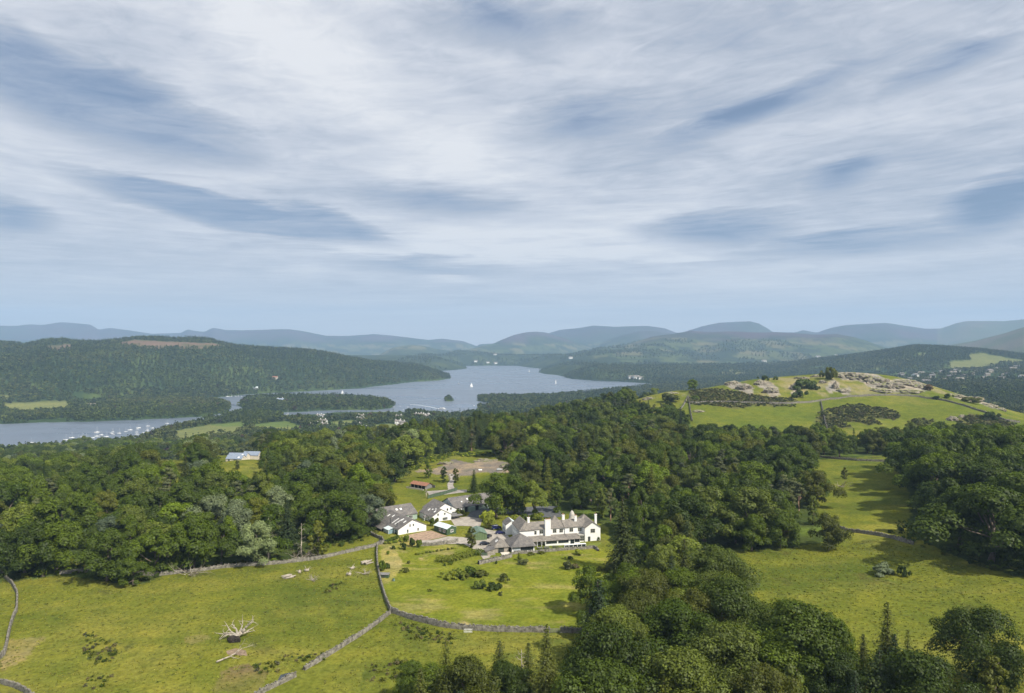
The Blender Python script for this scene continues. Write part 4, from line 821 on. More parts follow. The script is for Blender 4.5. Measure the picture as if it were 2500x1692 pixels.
def window(parent, face, u, z, w, h, cols=2, rows=2, fm=None, gm=None, name='window', fw=.11, off=0.0):
    """face: (axis, coordinate, sign) wall plane"""
    ax, c, s = face; fm = fm or M_FRAMEW; gm = gm or M_GLASS; m = MB()
    def bx(ua, ub, za, zb, d0, d1):
        a, b = sorted((c + s * d0, c + s * d1))
        if ax == 'y': m.box(ua, ub, a, b, za, zb)
        else: m.box(a, b, ua, ub, za, zb)
    bx(u - w / 2 - fw, u + w / 2 + fw, z - fw * 1.4, z, -.02, .09); bx(u - w / 2 - fw, u + w / 2 + fw, z + h, z + h + fw, -.02, .07)
    bx(u - w / 2 - fw, u - w / 2, z, z + h, -.02, .06); bx(u + w / 2, u + w / 2 + fw, z, z + h, -.02, .06)
    for i in range(1, cols): x = u - w / 2 + w * i / cols; bx(x - .045, x + .045, z, z + h, -.02, .045)
    for i in range(1, rows): y = z + h * i / rows; bx(u - w / 2, u + w / 2, y - .04, y + .04, -.02, .04)
    f = m.build(name, fm, parent); m = MB(); bx(u - w / 2, u + w / 2, z, z + h, -.01, .02); m.build('pane', gm, f); return f
def door(parent, face, u, z, w, h, mat, name='door'):
    ax, c, s = face; m = MB(); a, b = sorted((c - s * .02, c + s * .06))
    (m.box(u - w / 2, u + w / 2, a, b, z, z + h) if ax == 'y' else m.box(a, b, u - w / 2, u + w / 2, z, z + h)); d = m.build(name, mat, parent); return d
def chimney(parent, x, y, wx, wy, z0, z1, pots=2, name='chimney'):
    m = MB().box(x - wx / 2, x + wx / 2, y - wy / 2, y + wy / 2, z0, z1 - .2).box(x - wx / 2 - .1, x + wx / 2 + .1, y - wy / 2 - .1, y + wy / 2 + .1, z1 - .2, z1); c = m.build(name, M_WHITE, parent)
    for i in range(pots):
        px = x + (i - (pots - 1) / 2) * (wx / max(pots, 1)) * .9; MB().lathe([(.17, 0), (.14, .3), (.17, .62), (.12, .66)], 8, (px, y, z1)).build('chimney_pot', M_REDP, c)
    return c
def house(name, x, y, ang, label, cat='house', z=None, group=None):
    e = empty(name, (x, y, hz(x, y) if z is None else z), R(ang)); return setp(e, label, cat, group)
# ------------------------------------------------------------------ the white manor
mn = house('manor_house', 0, 283, 13.5, 'long white manor house with slate roofs, tall chimneys and domed turret', 'house', 0.0)
mA = gable(mn, 8.5, 26.2, 10.4, 19.2, 5.9, 7.9, 'x', M_WHITE, M_SLATE); mB = gable(mn, 26.2, 36, 10.0, 19.2, 6.0, 8.1, 'x', M_WHITE, M_SLATE)
mC = gable(mn, 34.3, 41.4, 6.8, 19.4, 6.0, 8.3, 'y', M_WHITE, M_SLATE, oh=.3); mD = gable(mn, 5.9, 12.4, 10.3, 23.5, 5.8, 8.5, 'y', M_WHITE, M_SLATE, hip=(2.9, 0))
mE = gable(mn, 3.6, 9.0, 27, 34, 3.9, 5.7, 'y', M_WHITE, M_SLATE_D, oh=.15)
w_, r_, onr, rn, T_ = mE; q = [onr(26.9, 1, .02), onr(34.1, 1, .02), onr(34.1, 1, .97), onr(26.9, 1, .97)]; MB().prism([tuple(v + Vector((0, 0, .02))) for v in q], (0, 0, .06)).build('roof_glazing', M_TINW, r_)
# single-storey garden range with lean-to roof
m = MB().prism([(16, 5.0, -1.2), (16, 10.35, -1.2), (16, 10.35, 2.85), (16, 5.0, 2.1)], (15.4, 0, 0)); m.build('garden_range_wall', M_WHITE, mn)
MB().prism([(9.6, 7.6, -1.2), (9.6, 10.3, -1.2), (9.6, 10.3, 2.7), (9.6, 7.6, 2.25)], (6.4, 0, 0)).build('veranda_wall', M_CREAM, mn)
lr = MB().prism([(9.4, 4.6, 2.06), (9.4, 10.38, 2.92), (9.4, 10.38, 3.08), (9.4, 4.6, 2.2)], (16.6, 0, 0)).build('lean_to_roof', M_SLATE, mn)
MB().prism([(26.0, 4.45, 2.12), (26.0, 9.98, 3.05), (26.0, 9.98, 3.2), (26.0, 4.45, 2.27)], (5.7, 0, 0)).build('lean_to_roof', M_SLATE, mn)
for a in (10.2, 12.2, 14.2, 15.8): MB().box(a - .09, a + .09, 4.75, 4.93, -.3, 2.36).build('veranda_post', M_FRAMEW, mn)
fr = ('y', 5.0, -1)
window(mn, fr, 18.6, .95, 4.6, 1.1, 4, 1, M_FRAMED); window(mn, fr, 23.9, .95, 4.4, 1.1, 4, 1, M_FRAMED); window(mn, fr, 27.9, .2, 1.5, 2.0, 2, 1, M_FRAMED); window(mn, fr, 30.1, .9, 2.0, 1.2, 2, 1, M_FRAMED)
window(mn, ('y', 7.6, -1), 11.4, .3, 1.3, 1.9, 2, 1); window(mn, ('y', 7.6, -1), 13.6, .3, 1.2, 1.9, 2, 1)
u1 = ('y', 10.4, -1); u2 = ('y', 10.0, -1); g1 = ('y', 6.8, -1)
window(mn, u1, 12.9, 3.75, .9, 1.35, 1, 2, M_FRAMES); window(mn, u1, 15.6, 3.95, 1.5, 1.35, 2, 2, M_FRAMES); window(mn, u1, 21.6, 3.95, 1.45, 1.35, 2, 2, M_FRAMES); window(mn, u1, 24.6, 3.95, 1.45, 1.35, 2, 2, M_FRAMES)
window(mn, u2, 29.1, 4.05, 1.5, 1.4, 2, 2, M_FRAMES); window(mn, u2, 33.0, 4.05, 1.5, 1.4, 2, 2, M_FRAMES)
window(mn, g1, 37.9, 3.95, 1.8, 1.4, 2, 2, M_FRAMES, fw=.16); window(mn, g1, 39.2, .7, 2.0, 1.9, 3, 2, M_FRAMES, fw=.16); door(mn, g1, 36.2, 0, 1.1, 2.2, M_FRAMED)
MB().lathe([(.36, 0), (.36, .09)], 14).build('round_vent', M_FRAMES, mn); v_ = mn.children[-1]; v_.location = (37.85, 6.8, 6.75); v_.rotation_euler = (R(90), 0, 0)
by = MB().box(31.7, 34.2, 7.2, 10, -1, 2.85).build('bay', M_WHITE, mn); MB().box(31.5, 34.28, 7.0, 9.98, 2.85, 3.1).build('bay_roof', M_LEADG, mn); window(mn, ('y', 7.2, -1), 32.95, .6, 2.0, 1.9, 3, 2, M_FRAMES)
for b in (12.2, 14.4, 16.6, 19.0, 21.4): window(mn, ('x', 5.9, -1), b, 3.7, 1.0, 1.4, 2, 2); window(mn, ('x', 5.9, -1), b, .9, 1.0, 1.5, 2, 2)
for b in (28.3, 30.3, 32.3): window(mn, ('x', 3.6, -1), b, .8, 1.0, 1.9, 1, 2)
chimney(mn, 10.9, 14.6, 1.0, .9, 6.5, 10.1, 1); st_ = chimney(mn, 18.3, 10.0, 2.5, 1.3, -1, 9.8, 4); chimney(mn, 26.9, 14.8, 1.1, 1.1, 6.5, 10.3, 2); chimney(mn, 32.1, 13.3, 1.1, .9, 6.5, 9.9, 2); chimney(mn, 40.7, 11.0, .9, .9, 6, 10.7, 1)
tr_ = MB().lathe([(2.5, 6.6), (2.1, 7.2), (1.6, 7.9), (1.32, 8.7), (1.25, 9.4), (1.18, 10.0), (.95, 10.6), (.6, 11.1), (.25, 11.45), (.1, 11.7)], 8, (31.6, 16.6, 0)).build('turret', M_LEADG, mn, True); MB().bar((31.6, 16.6, 11.6), (31.6, 16.6, 13.4), .06, .03).build('finial', M_FRAMED, tr_)
for cx_, cy_, hw, zt in ((24.6, 20.4, 1.8, 9.0), (37.6, 17.6, 3.0, 9.4)):
    MB().box(cx_ - hw + .2, cx_ + hw - .2, cy_ - hw + .2, cy_ + hw - .2, 0, 6.9).build('back_tower_wall', M_WHITE, mn)
    z_ = 6.85; m = MB(); i = 0; m.v = [(cx_ - hw, cy_ - hw, z_), (cx_ + hw, cy_ - hw, z_), (cx_ + hw, cy_ + hw, z_), (cx_ - hw, cy_ + hw, z_), (cx_, cy_, zt)]; m.f = [(0, 1, 4), (1, 2, 4), (2, 3, 4), (3, 0, 4), (3, 2, 1, 0)]; pr_ = m.build('pyramid_roof', M_SLATE, mn); MB().bar((cx_, cy_, zt - .1), (cx_, cy_, zt + .7), .06, .03).build('finial', M_FRAMED, pr_)
for u_, z_ in ((7.0, 0), (35.2, 0), (40.9, 0)): MB().bar((u_ + 8, 10.3, 0), (u_ + 8, 10.3, 5.3), .06).build('drainpipe', M_FRAMED, mn) if u_ < 30 else None
# garden pavilion and stone outbuilding in front of it
pv = house('garden_pavilion', 0, 283, 13.5, 'white pavilion with large hipped slate roof at the front of the manor', 'pavilion', 0.0)
gable(pv, -.2, 9.4, -.9, 9.2, 2.75, 6.1, 'y', M_WHITE, M_SLATE_D, oh=.8, hip=(4.3, 4.3)); f_ = ('y', -.9, -1)
window(pv, f_, 1.9, .75, 2.6, 1.5, 3, 1, M_FRAMED, M_GLASSL); window(pv, f_, 6.2, .75, 5.2, 1.5, 4, 1, M_FRAMED); window(pv, ('x', -.2, -1), 2.2, .5, 2.4, 1.7, 3, 1, M_FRAMED); door(pv, ('x', -.2, -1), 5.5, 0, 1.2, 2.1, M_FRAMED)
sb = house('stone_outbuilding', 0, 283, 13.5, 'low stone outbuilding with hipped slate roof left of the pavilion', 'outbuilding', 0.0)
s1 = gable(sb, -7.6, -1.5, 0, 7.4, 2.4, 4.5, 'y', M_STONE, M_SLATE, oh=.4, hip=(2.6, 0)); skylight(s1, 3.2, -1, .45, .5, .35); skylight(s1, 4.2, -1, .45, .5, .35)
window(sb, ('y', 0, -1), -4.6, .1, 2.2, 2.0, 3, 1, M_FRAMED); m = MB().prism([(-11.4, -2.6, -1.6), (-7.65, -2.6, -1.6), (-7.65, -2.6, 2.5), (-11.4, -2.6, 1.7)], (0, 4.6, 0)).build('lean_to_wall', M_STONE, sb); MB().prism([(-11.7, -2.8, 1.62), (-7.62, -2.8, 2.55), (-7.62, -2.8, 2.7), (-11.7, -2.8, 1.77)], (0, 5.0, 0)).build('lean_to_roof', M_SLATE_D, sb)
MB().box(-5, -1.4, -3.4, -.2, -1.2, .25).build('patio', M_CREAM, sb)
# ------------------------------------------------------------------ left white houses
h1 = house('white_house', -51, 306.7, 36, 'white gabled house with long slate roof at the left of the group', 'house', 0.0)
a = gable(h1, 0, 14.2, 0, 23, 2.8, 6.2, 'y', M_WHITE, M_SLATE_D, oh=.25); gf = ('y', 0, -1)
window(h1, gf, 5.9, 3.3, .75, 1.1, 1, 2); window(h1, gf, 7.6, 3.3, .75, 1.1, 1, 2); window(h1, gf, 4.7, .8, .8, 1.4, 1, 2); window(h1, gf, 10.0, .9, .8, 1.2, 1, 2)
for u_, t_ in ((2.2, .55), (5.5, .62), (14.5, .6), (18.0, .5)): skylight(a, u_, -1, t_, .8, .2)
for u_ in (6.2, 9.0): skylight(a, u_, -1, .2, .5, .5, M_FRAMEW, 'glazing_bar')
c_ = gable(h1, 2.5, 21.5, 22.5, 37, 2.8, 6.3, 'x', M_SAGE, M_SLATE_D, oh=.4); skylight(c_, 12, -1, .5, 1.0, .16); skylight(c_, 14.2, -1, .5, 1.0, .16); window(h1, ('y', 22.5, -1), 18, .8, 2.0, 1.4, 3, 1)
MB().prism([(-3.2, 10.5, -1.5), (-.02, 10.5, -1.5), (-.02, 10.5, 2.6), (-3.2, 10.5, 1.3)], (0, 11, 0)).build('side_wall', M_DARK, h1); MB().prism([(-3.6, 10.2, 1.2), (-.02, 10.2, 2.72), (-.02, 10.2, 2.9), (-3.6, 10.2, 1.38)], (0, 11.6, 0)).build('side_roof', M_SLATE_D, h1)
for y_ in (10.6, 14.2, 17.8, 21.4): MB().box(-3.4, -3.22, y_ - .1, y_ + .1, -1.5, 1.3).build('post', M_FRAMED, h1)
cn = MB().box(-2.6, -.03, 4.6, 9.4, -1.4, 2.0).build('conservatory', M_GLASSB, h1)
for i in range(6): MB().box(-2.68, -2.58, 4.6 + i * .94, 4.7 + i * .94, -1.4, 2.05).build('glazing_bar', M_FRAMEW, cn)
MB().prism([(-2.8, 4.4, 2.0), (-.03, 4.4, 2.75), (-.03, 4.4, 2.85), (-2.8, 4.4, 2.1)], (0, 5.2, 0)).build('glass_roof', M_TINW, cn)
for y_, h_ in ((3.2, 4.6), (10.0, 5.4)): MB().bar((1.0, y_, 2.6), (1.0, y_, h_ + .6), .16).build('flue_pipe', M_FRAMED, h1)
window(h1, ('x', 0, -1), 2.2, .2, 2.4, 2.0, 3, 1, M_FRAMED)
h2 = house('white_house', -38.7, 329.8, 33, 'white stepped-gable house with dark roof and skylights in the middle of the group', 'house', 0.0)
b = gable(h2, 0, 10.6, 0, 13.5, 2.7, 5.7, 'y', M_WHITE, M_SLATE_D, oh=.25); b2 = gable(h2, 4.8, 17.6, 7.5, 20, 3.0, 6.4, 'y', M_WHITE, M_SLATE_D, oh=.25)
for u_, t_, d_ in ((2.0, .45, .22), (5.5, .6, .12), (7.8, .38, .24), (3.5, .75, .1)): skylight(b, u_, -1, t_, .9, d_)
window(h2, gf, 3.4, 2.9, .9, 1.1, 2, 1); window(h2, gf, 7.0, 2.9, .9, 1.1, 2, 1); window(h2, gf, 7.2, .4, 2.6, 1.3, 4, 1); window(h2, gf, 3.0, .5, .9, 1.2, 2, 1)
window(h2, ('y', 7.5, -1), 12.4, 2.7, .8, 1.2, 1, 1); window(h2, ('y', 7.5, -1), 14.4, 3.0, .8, 1.1, 1, 1); window(h2, ('y', 7.5, -1), 15.8, .5, 1.3, 1.3, 2, 1); window(h2, ('x', 0, -1), 3, .4, 1.2, 1.9, 2, 2); window(h2, ('x', 0, -1), 8, .6, 1.4, 1.4, 2, 2)
pch = MB().prism([(-1.8, 4.4, 1.8), (-1.8, 6.4, 1.8), (-1.8, 5.4, 2.7)], (1.78, 0, 0)).build('porch', M_SLATE_D, h2); MB().box(-1.7, -1.55, 4.6, 4.75, -1, 1.8).box(-1.7, -1.55, 6.1, 6.25, -1, 1.8).build('porch_post', M_FRAMEW, pch)
MB().box(10.7, 16.5, -1.2, 4.5, -1, .0).box(10.7, 16.5, -1.2, 4.5, 1.7, 1.95).build('carport', M_WOODG, h2)
h3 = house('long_house', -29, 348.4, 34, 'long low sage-green building under a streaked slate roof behind the white houses', 'house', 0.0)
d = gable(h3, 0, 27, 0, 15, 2.7, 6.4, 'x', M_SAGE, M_SLATE_D, oh=.5); skylight(d, 9.5, -1, .52, 1.4, .18); skylight(d, 5.5, -1, .42, .6, .1)
MB().box(-.04, -.01, .6, 14.4, 0, 2.6).build('end_cladding', M_BLUEW, h3); MB().prism([(-.05, .6, 2.65), (-.05, 14.4, 2.65), (-.05, 7.5, 6.1)], (.04, 0, 0)).build('gable_cladding', M_BLUEW, h3)
window(h3, ('x', -.06, -1), 6.2, 3.2, .8, 1.4, 1, 1); window(h3, ('x', -.06, -1), 8.2, 3.2, .8, 1.4, 1, 1)
fy = ('y', 0, -1); MB().box(2.4, 5.4, -.06, -.01, -.5, 2.5).build('white_panel', M_WHITE, h3); door(h3, fy, 6.6, 0, 1.6, 2.4, M_DARK); door(h3, fy, 12.8, 0, 2.4, 2.4, M_DARK); window(h3, fy, 15.4, .9, .5, 1.2, 1, 1); window(h3, fy, 1.2, .6, 1.6, 1.5, 3, 1, M_FRAMED); window(h3, fy, 18.5, .9, 1.2, 1.2, 2, 1); window(h3, fy, 22, .9, 1.2, 1.2, 2, 1)
MB().box(7.5, 11.4, -1.2, -.02, -.6, 2.3).build('projecting_bay', M_SAGE, h3)
# sheds
g1_ = house('garden_shed', -29.4, 308.6, 43, 'dark green timber shed with pale tin roof', 'shed', 0.0); gable(g1_, 0, 5.4, 0, 9.6, 2.6, 3.6, 'y', M_GREEND, M_TINW, oh=.25, th=.1); window(g1_, gf, 2.9, .9, 1.5, 1.0, 3, 1); window(g1_, ('x', 0, -1), 2.0, .9, 1.6, 1.0, 3, 1); window(g1_, ('x', 0, -1), 5.0, .9, 1.4, 1.0, 3, 1)
g2_ = house('garden_shed', -17.1, 299.6, 12, 'mid-green shed with green roof beside the parked dark car', 'shed', 0.0); gable(g2_, 0, 6.2, 0, 9.5, 2.6, 3.8, 'y', M_GREENM, M_TING, oh=.25, th=.1)
for i in range(1, 6): MB().box(i * 1.03 - .03, i * 1.03 + .03, -.05, -.01, -1, 2.6 + (.38 * min(i, 6 - i))).build('board_joint', M_GREEND, g2_)
door(g2_, ('x', 0, -1), 4.5, 0, 2.4, 2.1, M_GREEND)
bg_ = gpt(1001, 1190); bn = house('open_barn', bg_.x, bg_.y, -36, 'open-fronted timber barn with rust-red roof below the quarry yard', 'barn', bg_.z)
gable(bn, 0, 13, 0.6, 6.2, 2.4, 3.6, 'x', M_WOODG, M_RUST, oh=.5, th=.1); MB().box(.6, 12.2, .5, .58, 0, 2.1).build('opening_shade_panel', M_DARK, bn)  # flat dark panel paints the shade inside the barn's open front
for i in range(5): MB().box(.3 + i * 3.05, .5 + i * 3.05, .25, .45, -1, 2.3).build('post', M_CREAM, bn)
MB().bar((4, 3, 3), (4, 3, 4.6), .12).build('flue_pipe', M_FRAMED, bn); MB().box(-1, 13.6, -2.4, -2.2, -1, .9).build('parapet', M_CREAM, bn); MB().box(13.05, 15.5, 2, 6, -1, .05).box(13.1, 15.4, 5.9, 6.0, 0, 2.2).build('lean_to', M_WOODG, bn)
# blue-roofed house in the left wood
bp_ = gpt(550, 1126); bh = house('blue_roofed_house', bp_.x, bp_.y, -5, 'cream house with three blue slate roofs in a clearing of the left wood', 'house', bp_.z + .3)
e1_ = gable(bh, 0, 14.5, 3.5, 11, 2.6, 5.0, 'x', M_CREAM, M_SLATE_B, oh=.3); gable(bh, 8.5, 21, 10.8, 17.5, 2.7, 5.2, 'x', M_CREAM, M_SLATE_B, oh=.3); e3_ = gable(bh, 2.6, 15, -4.2, 3.4, 2.3, 4.6, 'x', M_CREAM, M_SLATE_B, oh=.3)
skylight(e1_, 10.5, -1, .35, 1.3, .3); skylight(e3_, 11.5, -1, .2, 1.3, .3); window(bh, ('y', -4.2, -1), 5, .5, 1.6, 1.4, 2, 1); window(bh, ('y', -4.2, -1), 10, .3, 2.6, 1.7, 3, 1); window(bh, ('y', 3.5, -1), 1.2, .5, 1.2, 1.5, 2, 1); window(bh, ('x', 15, 1), -.4, 2.2, .9, 1.0, 1, 1); MB().bar((13.5, 8, 4), (13.5, 8, 6.2), .15).build('flue_pipe', M_FRAMED, bh)
# ------------------------------------------------------------------ drives, yards and terrace (thin sheets on the ground)
def sheet(name, poly, mat, dz=.07, label=None, step=2.0, world=False):
    W_ = [tuple(gpt(*p))[:2] if not world else p for p in poly]
    bm = bmesh.new(); vs = [bm.verts.new((x, y, 0)) for x, y in W_]; f = bm.faces.new(vs); bmesh.ops.triangulate(bm, faces=[f])
    for _ in range(6):
        es = [e for e in bm.edges if e.calc_length() > step]
        if not es: break
        bmesh.ops.subdivide_edges(bm, edges=es, cuts=1); bmesh.ops.triangulate(bm, faces=bm.faces[:])
    zz = HV([v.co.x for v in bm.verts], [v.co.y for v in bm.verts])
    for v, z in zip(bm.verts, zz): v.co.z = z + dz
    bmesh.ops.recalc_face_normals(bm, faces=bm.faces[:])
    if sum(f.normal.z for f in bm.faces) < 0: bmesh.ops.reverse_faces(bm, faces=bm.faces[:])
    me = bpy.data.meshes.new(name); bm.to_mesh(me); bm.free(); me.materials.append(mat); o = link(bpy.data.objects.new(name, me)); return setp(o, label, kind='structure')
M_GRAVELB = simple('brown_gravel', (0.33, 0.235, 0.165), 1, .18, .8, .03); M_GRAVELG = simple('grey_drive', (0.36, 0.325, 0.28), 1, .16, .5, .03); M_TARMAC = simple('tarmac', (0.10, 0.105, 0.11), .95, .2, .6, .02); M_TRACK = simple('quarry_track', (0.33, 0.30, 0.27), 1, .2, .35, .05); M_TERR = simple('paving', (0.42, 0.39, 0.34), .95, .1, .7)
M_POND = glass_mat('pond_water', (0.02, 0.028, 0.035), .12)
sheet('gravel_yard', [(977, 1312), (1042, 1297), (1054, 1296), (1092, 1309), (1052, 1318), (1024, 1321), (985, 1320)], M_GRAVELB, .09, 'brown gravel yard below the left white house')
sheet('driveway', [(1098, 1266), (1140, 1262), (1178, 1266), (1172, 1288), (1205, 1296), (1236, 1298), (1244, 1316), (1222, 1330), (1205, 1345), (1195, 1362), (1180, 1366), (1165, 1345), (1130, 1328), (1060, 1330), (1026, 1330), (1026, 1320), (1055, 1319), (1094, 1310), (1130, 1312), (1165, 1318), (1190, 1315), (1180, 1300), (1150, 1285), (1110, 1284)], M_GRAVELG, .11, 'pale drive and parking court between the houses')
sheet('road', [(1140, 1262), (1150, 1248), (1182, 1240), (1240, 1240), (1320, 1236), (1362, 1236), (1372, 1262), (1330, 1264), (1240, 1255), (1180, 1256), (1172, 1265)], M_TARMAC, .14, 'shaded tarmac road behind the manor')
sheet('track', [(1094, 1196), (1092, 1182), (1100, 1170), (1096, 1158), (1108, 1156), (1110, 1170), (1106, 1184), (1112, 1196), (1140, 1196), (1140, 1202), (1050, 1212), (1042, 1200)], M_TRACK, .1, 'grey track climbing to the quarry yard')
sheet('terrace', [(1250, 1350), (1305, 1346), (1450, 1336), (1468, 1330), (1466, 1324), (1420, 1330), (1330, 1338), (1308, 1341)], simple('terrace_lawn', (0.135, 0.165, 0.025), 1, .12, .5), .10, 'narrow lawn terrace in front of the manor')
# ------------------------------------------------------------------ dry stone walls
M_DRY = simple('dry_stone', (0.215, 0.20, 0.17), 1, .3, 1.1, .2, col2=(.075, .07, .057))
def stone_wall(pts, label, h=1.18, w=.62, world=None, step=.55, cap=True, name='stone_wall'):
    P = [gpt(*p) for p in pts] if world is None else [Vector((x, y, 0)) for x, y in world]
    L = [0.0]
    for a_, b_ in zip(P, P[1:]): L.append(L[-1] + math.hypot(b_.x - a_.x, b_.y - a_.y))
    n = max(3, int(L[-1] / step)); s = np.linspace(0, L[-1], n); xs = np.interp(s, L, [p.x for p in P]); ys = np.interp(s, L, [p.y for p in P])
    ker = np.ones(7) / 7; 
    if n > 12: xs[3:-3] = np.convolve(xs, ker, 'valid'); ys[3:-3] = np.convolve(ys, ker, 'valid')
    zs = HV(xs, ys); tx = np.gradient(xs); ty = np.gradient(ys); tl = np.hypot(tx, ty); nxv, nyv = -ty / tl, tx / tl
    g = np.random.default_rng(int(L[-1] * 10)); V = []
    prof = [(-.5, -.5), (-.47, .35), (-.40, .7), (-.30, 1.0), (.30, 1.0), (.40, .7), (.47, .35), (.5, -.5)]
    hh = h * (1 + .22 * fbm(s / 5, s * 0 + L[-1], 3, 5) + .07 * g.normal(size=n))
    for k_, (pw, ph) in enumerate(prof):
        j = g.normal(size=n) * .05; V.append(np.stack([xs + nxv * (pw * w + j), ys + nyv * (pw * w + j), zs + hh * ph + g.normal(size=n) * .035 * (ph > 0)], 1))
    V = np.stack(V, 1); m_ = len(prof); I = np.arange(n * m_).reshape(n, m_); Fq_ = np.stack([I[:-1, :-1], I[1:, :-1], I[1:, 1:], I[:-1, 1:]], -1).reshape(-1, 4)
    e = empty(name, (xs[0], ys[0], zs[0])); setp(e, label, 'wall', 'dry stone walls'); off = np.array([xs[0], ys[0], zs[0]])
    nobj('wall_body', V.reshape(-1, 3) - off, Fq_, M_DRY, e)
    if cap:
        mc = MB(); sc_ = np.arange(0, L[-1], .42)
        cx2 = np.interp(sc_, s, xs); cy2 = np.interp(sc_, s, ys); cz2 = np.interp(sc_, s, zs + hh); cnx = np.interp(sc_, s, nxv); cny = np.interp(sc_, s, nyv)
        for i in range(len(sc_)):
            if g.uniform() < .22: continue
            t_ = Vector((cny[i], -cnx[i], 0)); nn = Vector((cnx[i], cny[i], 0)); c0 = Vector((cx2[i], cy2[i], cz2[i])) - Vector(off); a_ = .17 * g.uniform(.7, 1.1); b_ = w * .38 * g.uniform(.8, 1.15); hz_ = g.uniform(.14, .48); sk = t_ * g.uniform(-.1, .1)
            mc.prism([tuple(c0 - t_ * a_ - nn * b_ - Vector((0, 0, .08))), tuple(c0 + t_ * a_ - nn * b_ - Vector((0, 0, .08))), tuple(c0 + t_ * a_ + nn * b_ - Vector((0, 0, .08))), tuple(c0 - t_ * a_ + nn * b_ - Vector((0, 0, .08)))], Vector((0, 0, hz_)) + sk)
        c = mc.build('cope_stones', M_DRY, e); c['kind'] = 'stuff'
    return e
stone_wall([(140, 1402), (215, 1396), (300, 1400), (385, 1406), (470, 1397), (540, 1387), (620, 1381), (700, 1375), (780, 1365), (860, 1347), (920, 1333)], 'dry stone wall along the back of the left field below the wood')
stone_wall([(921, 1331), (920, 1355), (922, 1385), (930, 1425), (942, 1465), (955, 1495)], 'dry stone wall between the left field and the garden lawn')
stone_wall([(957, 1496), (1010, 1514), (1080, 1531), (1140, 1538), (1200, 1541), (1300, 1543), (1343, 1544)], 'dry stone wall curving along the bottom of the garden lawn', 1.5)
stone_wall([(1368, 1544), (1400, 1545), (1440, 1546)], 'short end of the garden wall under the shady tree', 1.5)
stone_wall([(953, 1498), (925, 1520), (880, 1552), (820, 1590), (780, 1615), (742, 1637)], 'dry stone wall running diagonally down from the garden corner')
stone_wall([(722, 1652), (690, 1668), (640, 1692), (590, 1725)], 'dry stone wall below the gap, reaching the bottom edge')
stone_wall([(-40, 1380), (0, 1402), (28, 1425), (42, 1450), (41, 1490), (25, 1530), (17, 1570), (10, 1600), (-20, 1625)], 'curving dry stone wall at the left edge of the picture')
stone_wall([(-20, 1662), (30, 1676), (60, 1690), (90, 1710)], 'short dry stone wall in the bottom left corner')
stone_wall([(2034, 1282), (2046, 1292), (2080, 1299), (2125, 1305), (2175, 1314), (2230, 1330)], 'short dry stone wall in the right field between the trees', 1.4)
stone_wall([(1998, 1116), (2040, 1121), (2090, 1125), (2150, 1127), (2190, 1128)], 'dry stone wall across the top of the upper field strip', 1.3)
stone_wall([(921, 1331), (938, 1327), (934, 1318), (915, 1311), (905, 1305)], 'stone wall turning below the left white house')
stone_wall([(1026, 1333), (1060, 1332), (1100, 1327), (1118, 1322)], 'grey retaining wall below the gravel yard', 1.5, .6, cap=False)
stone_wall([(1249, 1353), (1290, 1351), (1350, 1346), (1400, 1342), (1451, 1338), (1462, 1346)], 'low stone terrace wall in front of the manor', 1.0, .6)
stone_wall([(1168, 1378), (1190, 1373), (1215, 1368), (1248, 1360)], 'rough stone bank below the stone outbuilding', 1.3, 1.4)
stone_wall([(1684, 985), (1760, 982), (1850, 985), (1930, 986), (1985, 982), (2020, 976), (2100, 968), (2180, 965), (2240, 969), (2290, 976), (2330, 985), (2365, 995), (2400, 1006), (2450, 1026), (2490, 1032)], 'long dry stone wall sweeping across the rocky hill', 1.7, 1.1, step=1.2)
stone_wall([(2004, 981), (2008, 1000), (2014, 1028), (2024, 1064)], 'dry stone wall running down the hill between two pastures', 1.7, 1.0, step=1.2)
stone_wall([(1690, 948), (1680, 968), (1670, 988), (1660, 1002)], 'pale stone wall climbing the left flank of the rocky hill', 1.6, 1.0, step=1.2)
stone_wall([(1930, 1064), (1960, 1066), (1990, 1068)], 'low wall at the foot of the hill pasture', 1.5, .9, step=1.2)
# ------------------------------------------------------------------ rocky crag on the hill
def rock_mat():
    m, t, o = new_mat('crag_rock'); g = t.add('ShaderNodeNewGeometry').outputs['Position']
    n = t.noise(g, .35, 6, .65); n2 = t.noise(t.add('ShaderNodeMapping', inp={'Vector': g, 'Scale': (1, 1, .35), 'Rotation': (.4, .3, .2)}).outputs[0], 1.4, 5, .65)
    c = t.ramp(n, [(.3, (.12, .11, .09)), (.5, (.235, .208, .17)), (.7, (.34, .30, .245))]); c = t.mix(1.0, c, t.ramp(n2, [(.3, .55), (.6, 1.15)]), 'MULTIPLY')
    bp = t.add('ShaderNodeBump', inp={'Height': n2, 'Distance': .8, 'Strength': .9})
    nz = t.add('ShaderNodeSeparateXYZ', inp={0: t.add('ShaderNodeNewGeometry').outputs['Normal']}).outputs[2]
    gr = t.math('MULTIPLY', t.ramp(nz, [(.82, 0.0), (.95, 1.0)]), t.ramp(n, [(.45, 1.0), (.6, 0.0)])); c = t.mix(gr, c, (.16, .185, .03))
    b = t.add('ShaderNodeBsdfPrincipled', inp={'Base Color': c, 'Roughness': 1.0, 'Specular IOR Level': 0.1, 'Normal': bp.outputs[0]}); t.link(b.outputs[0], o.inputs[0]); return m
M_ROCK = rock_mat()
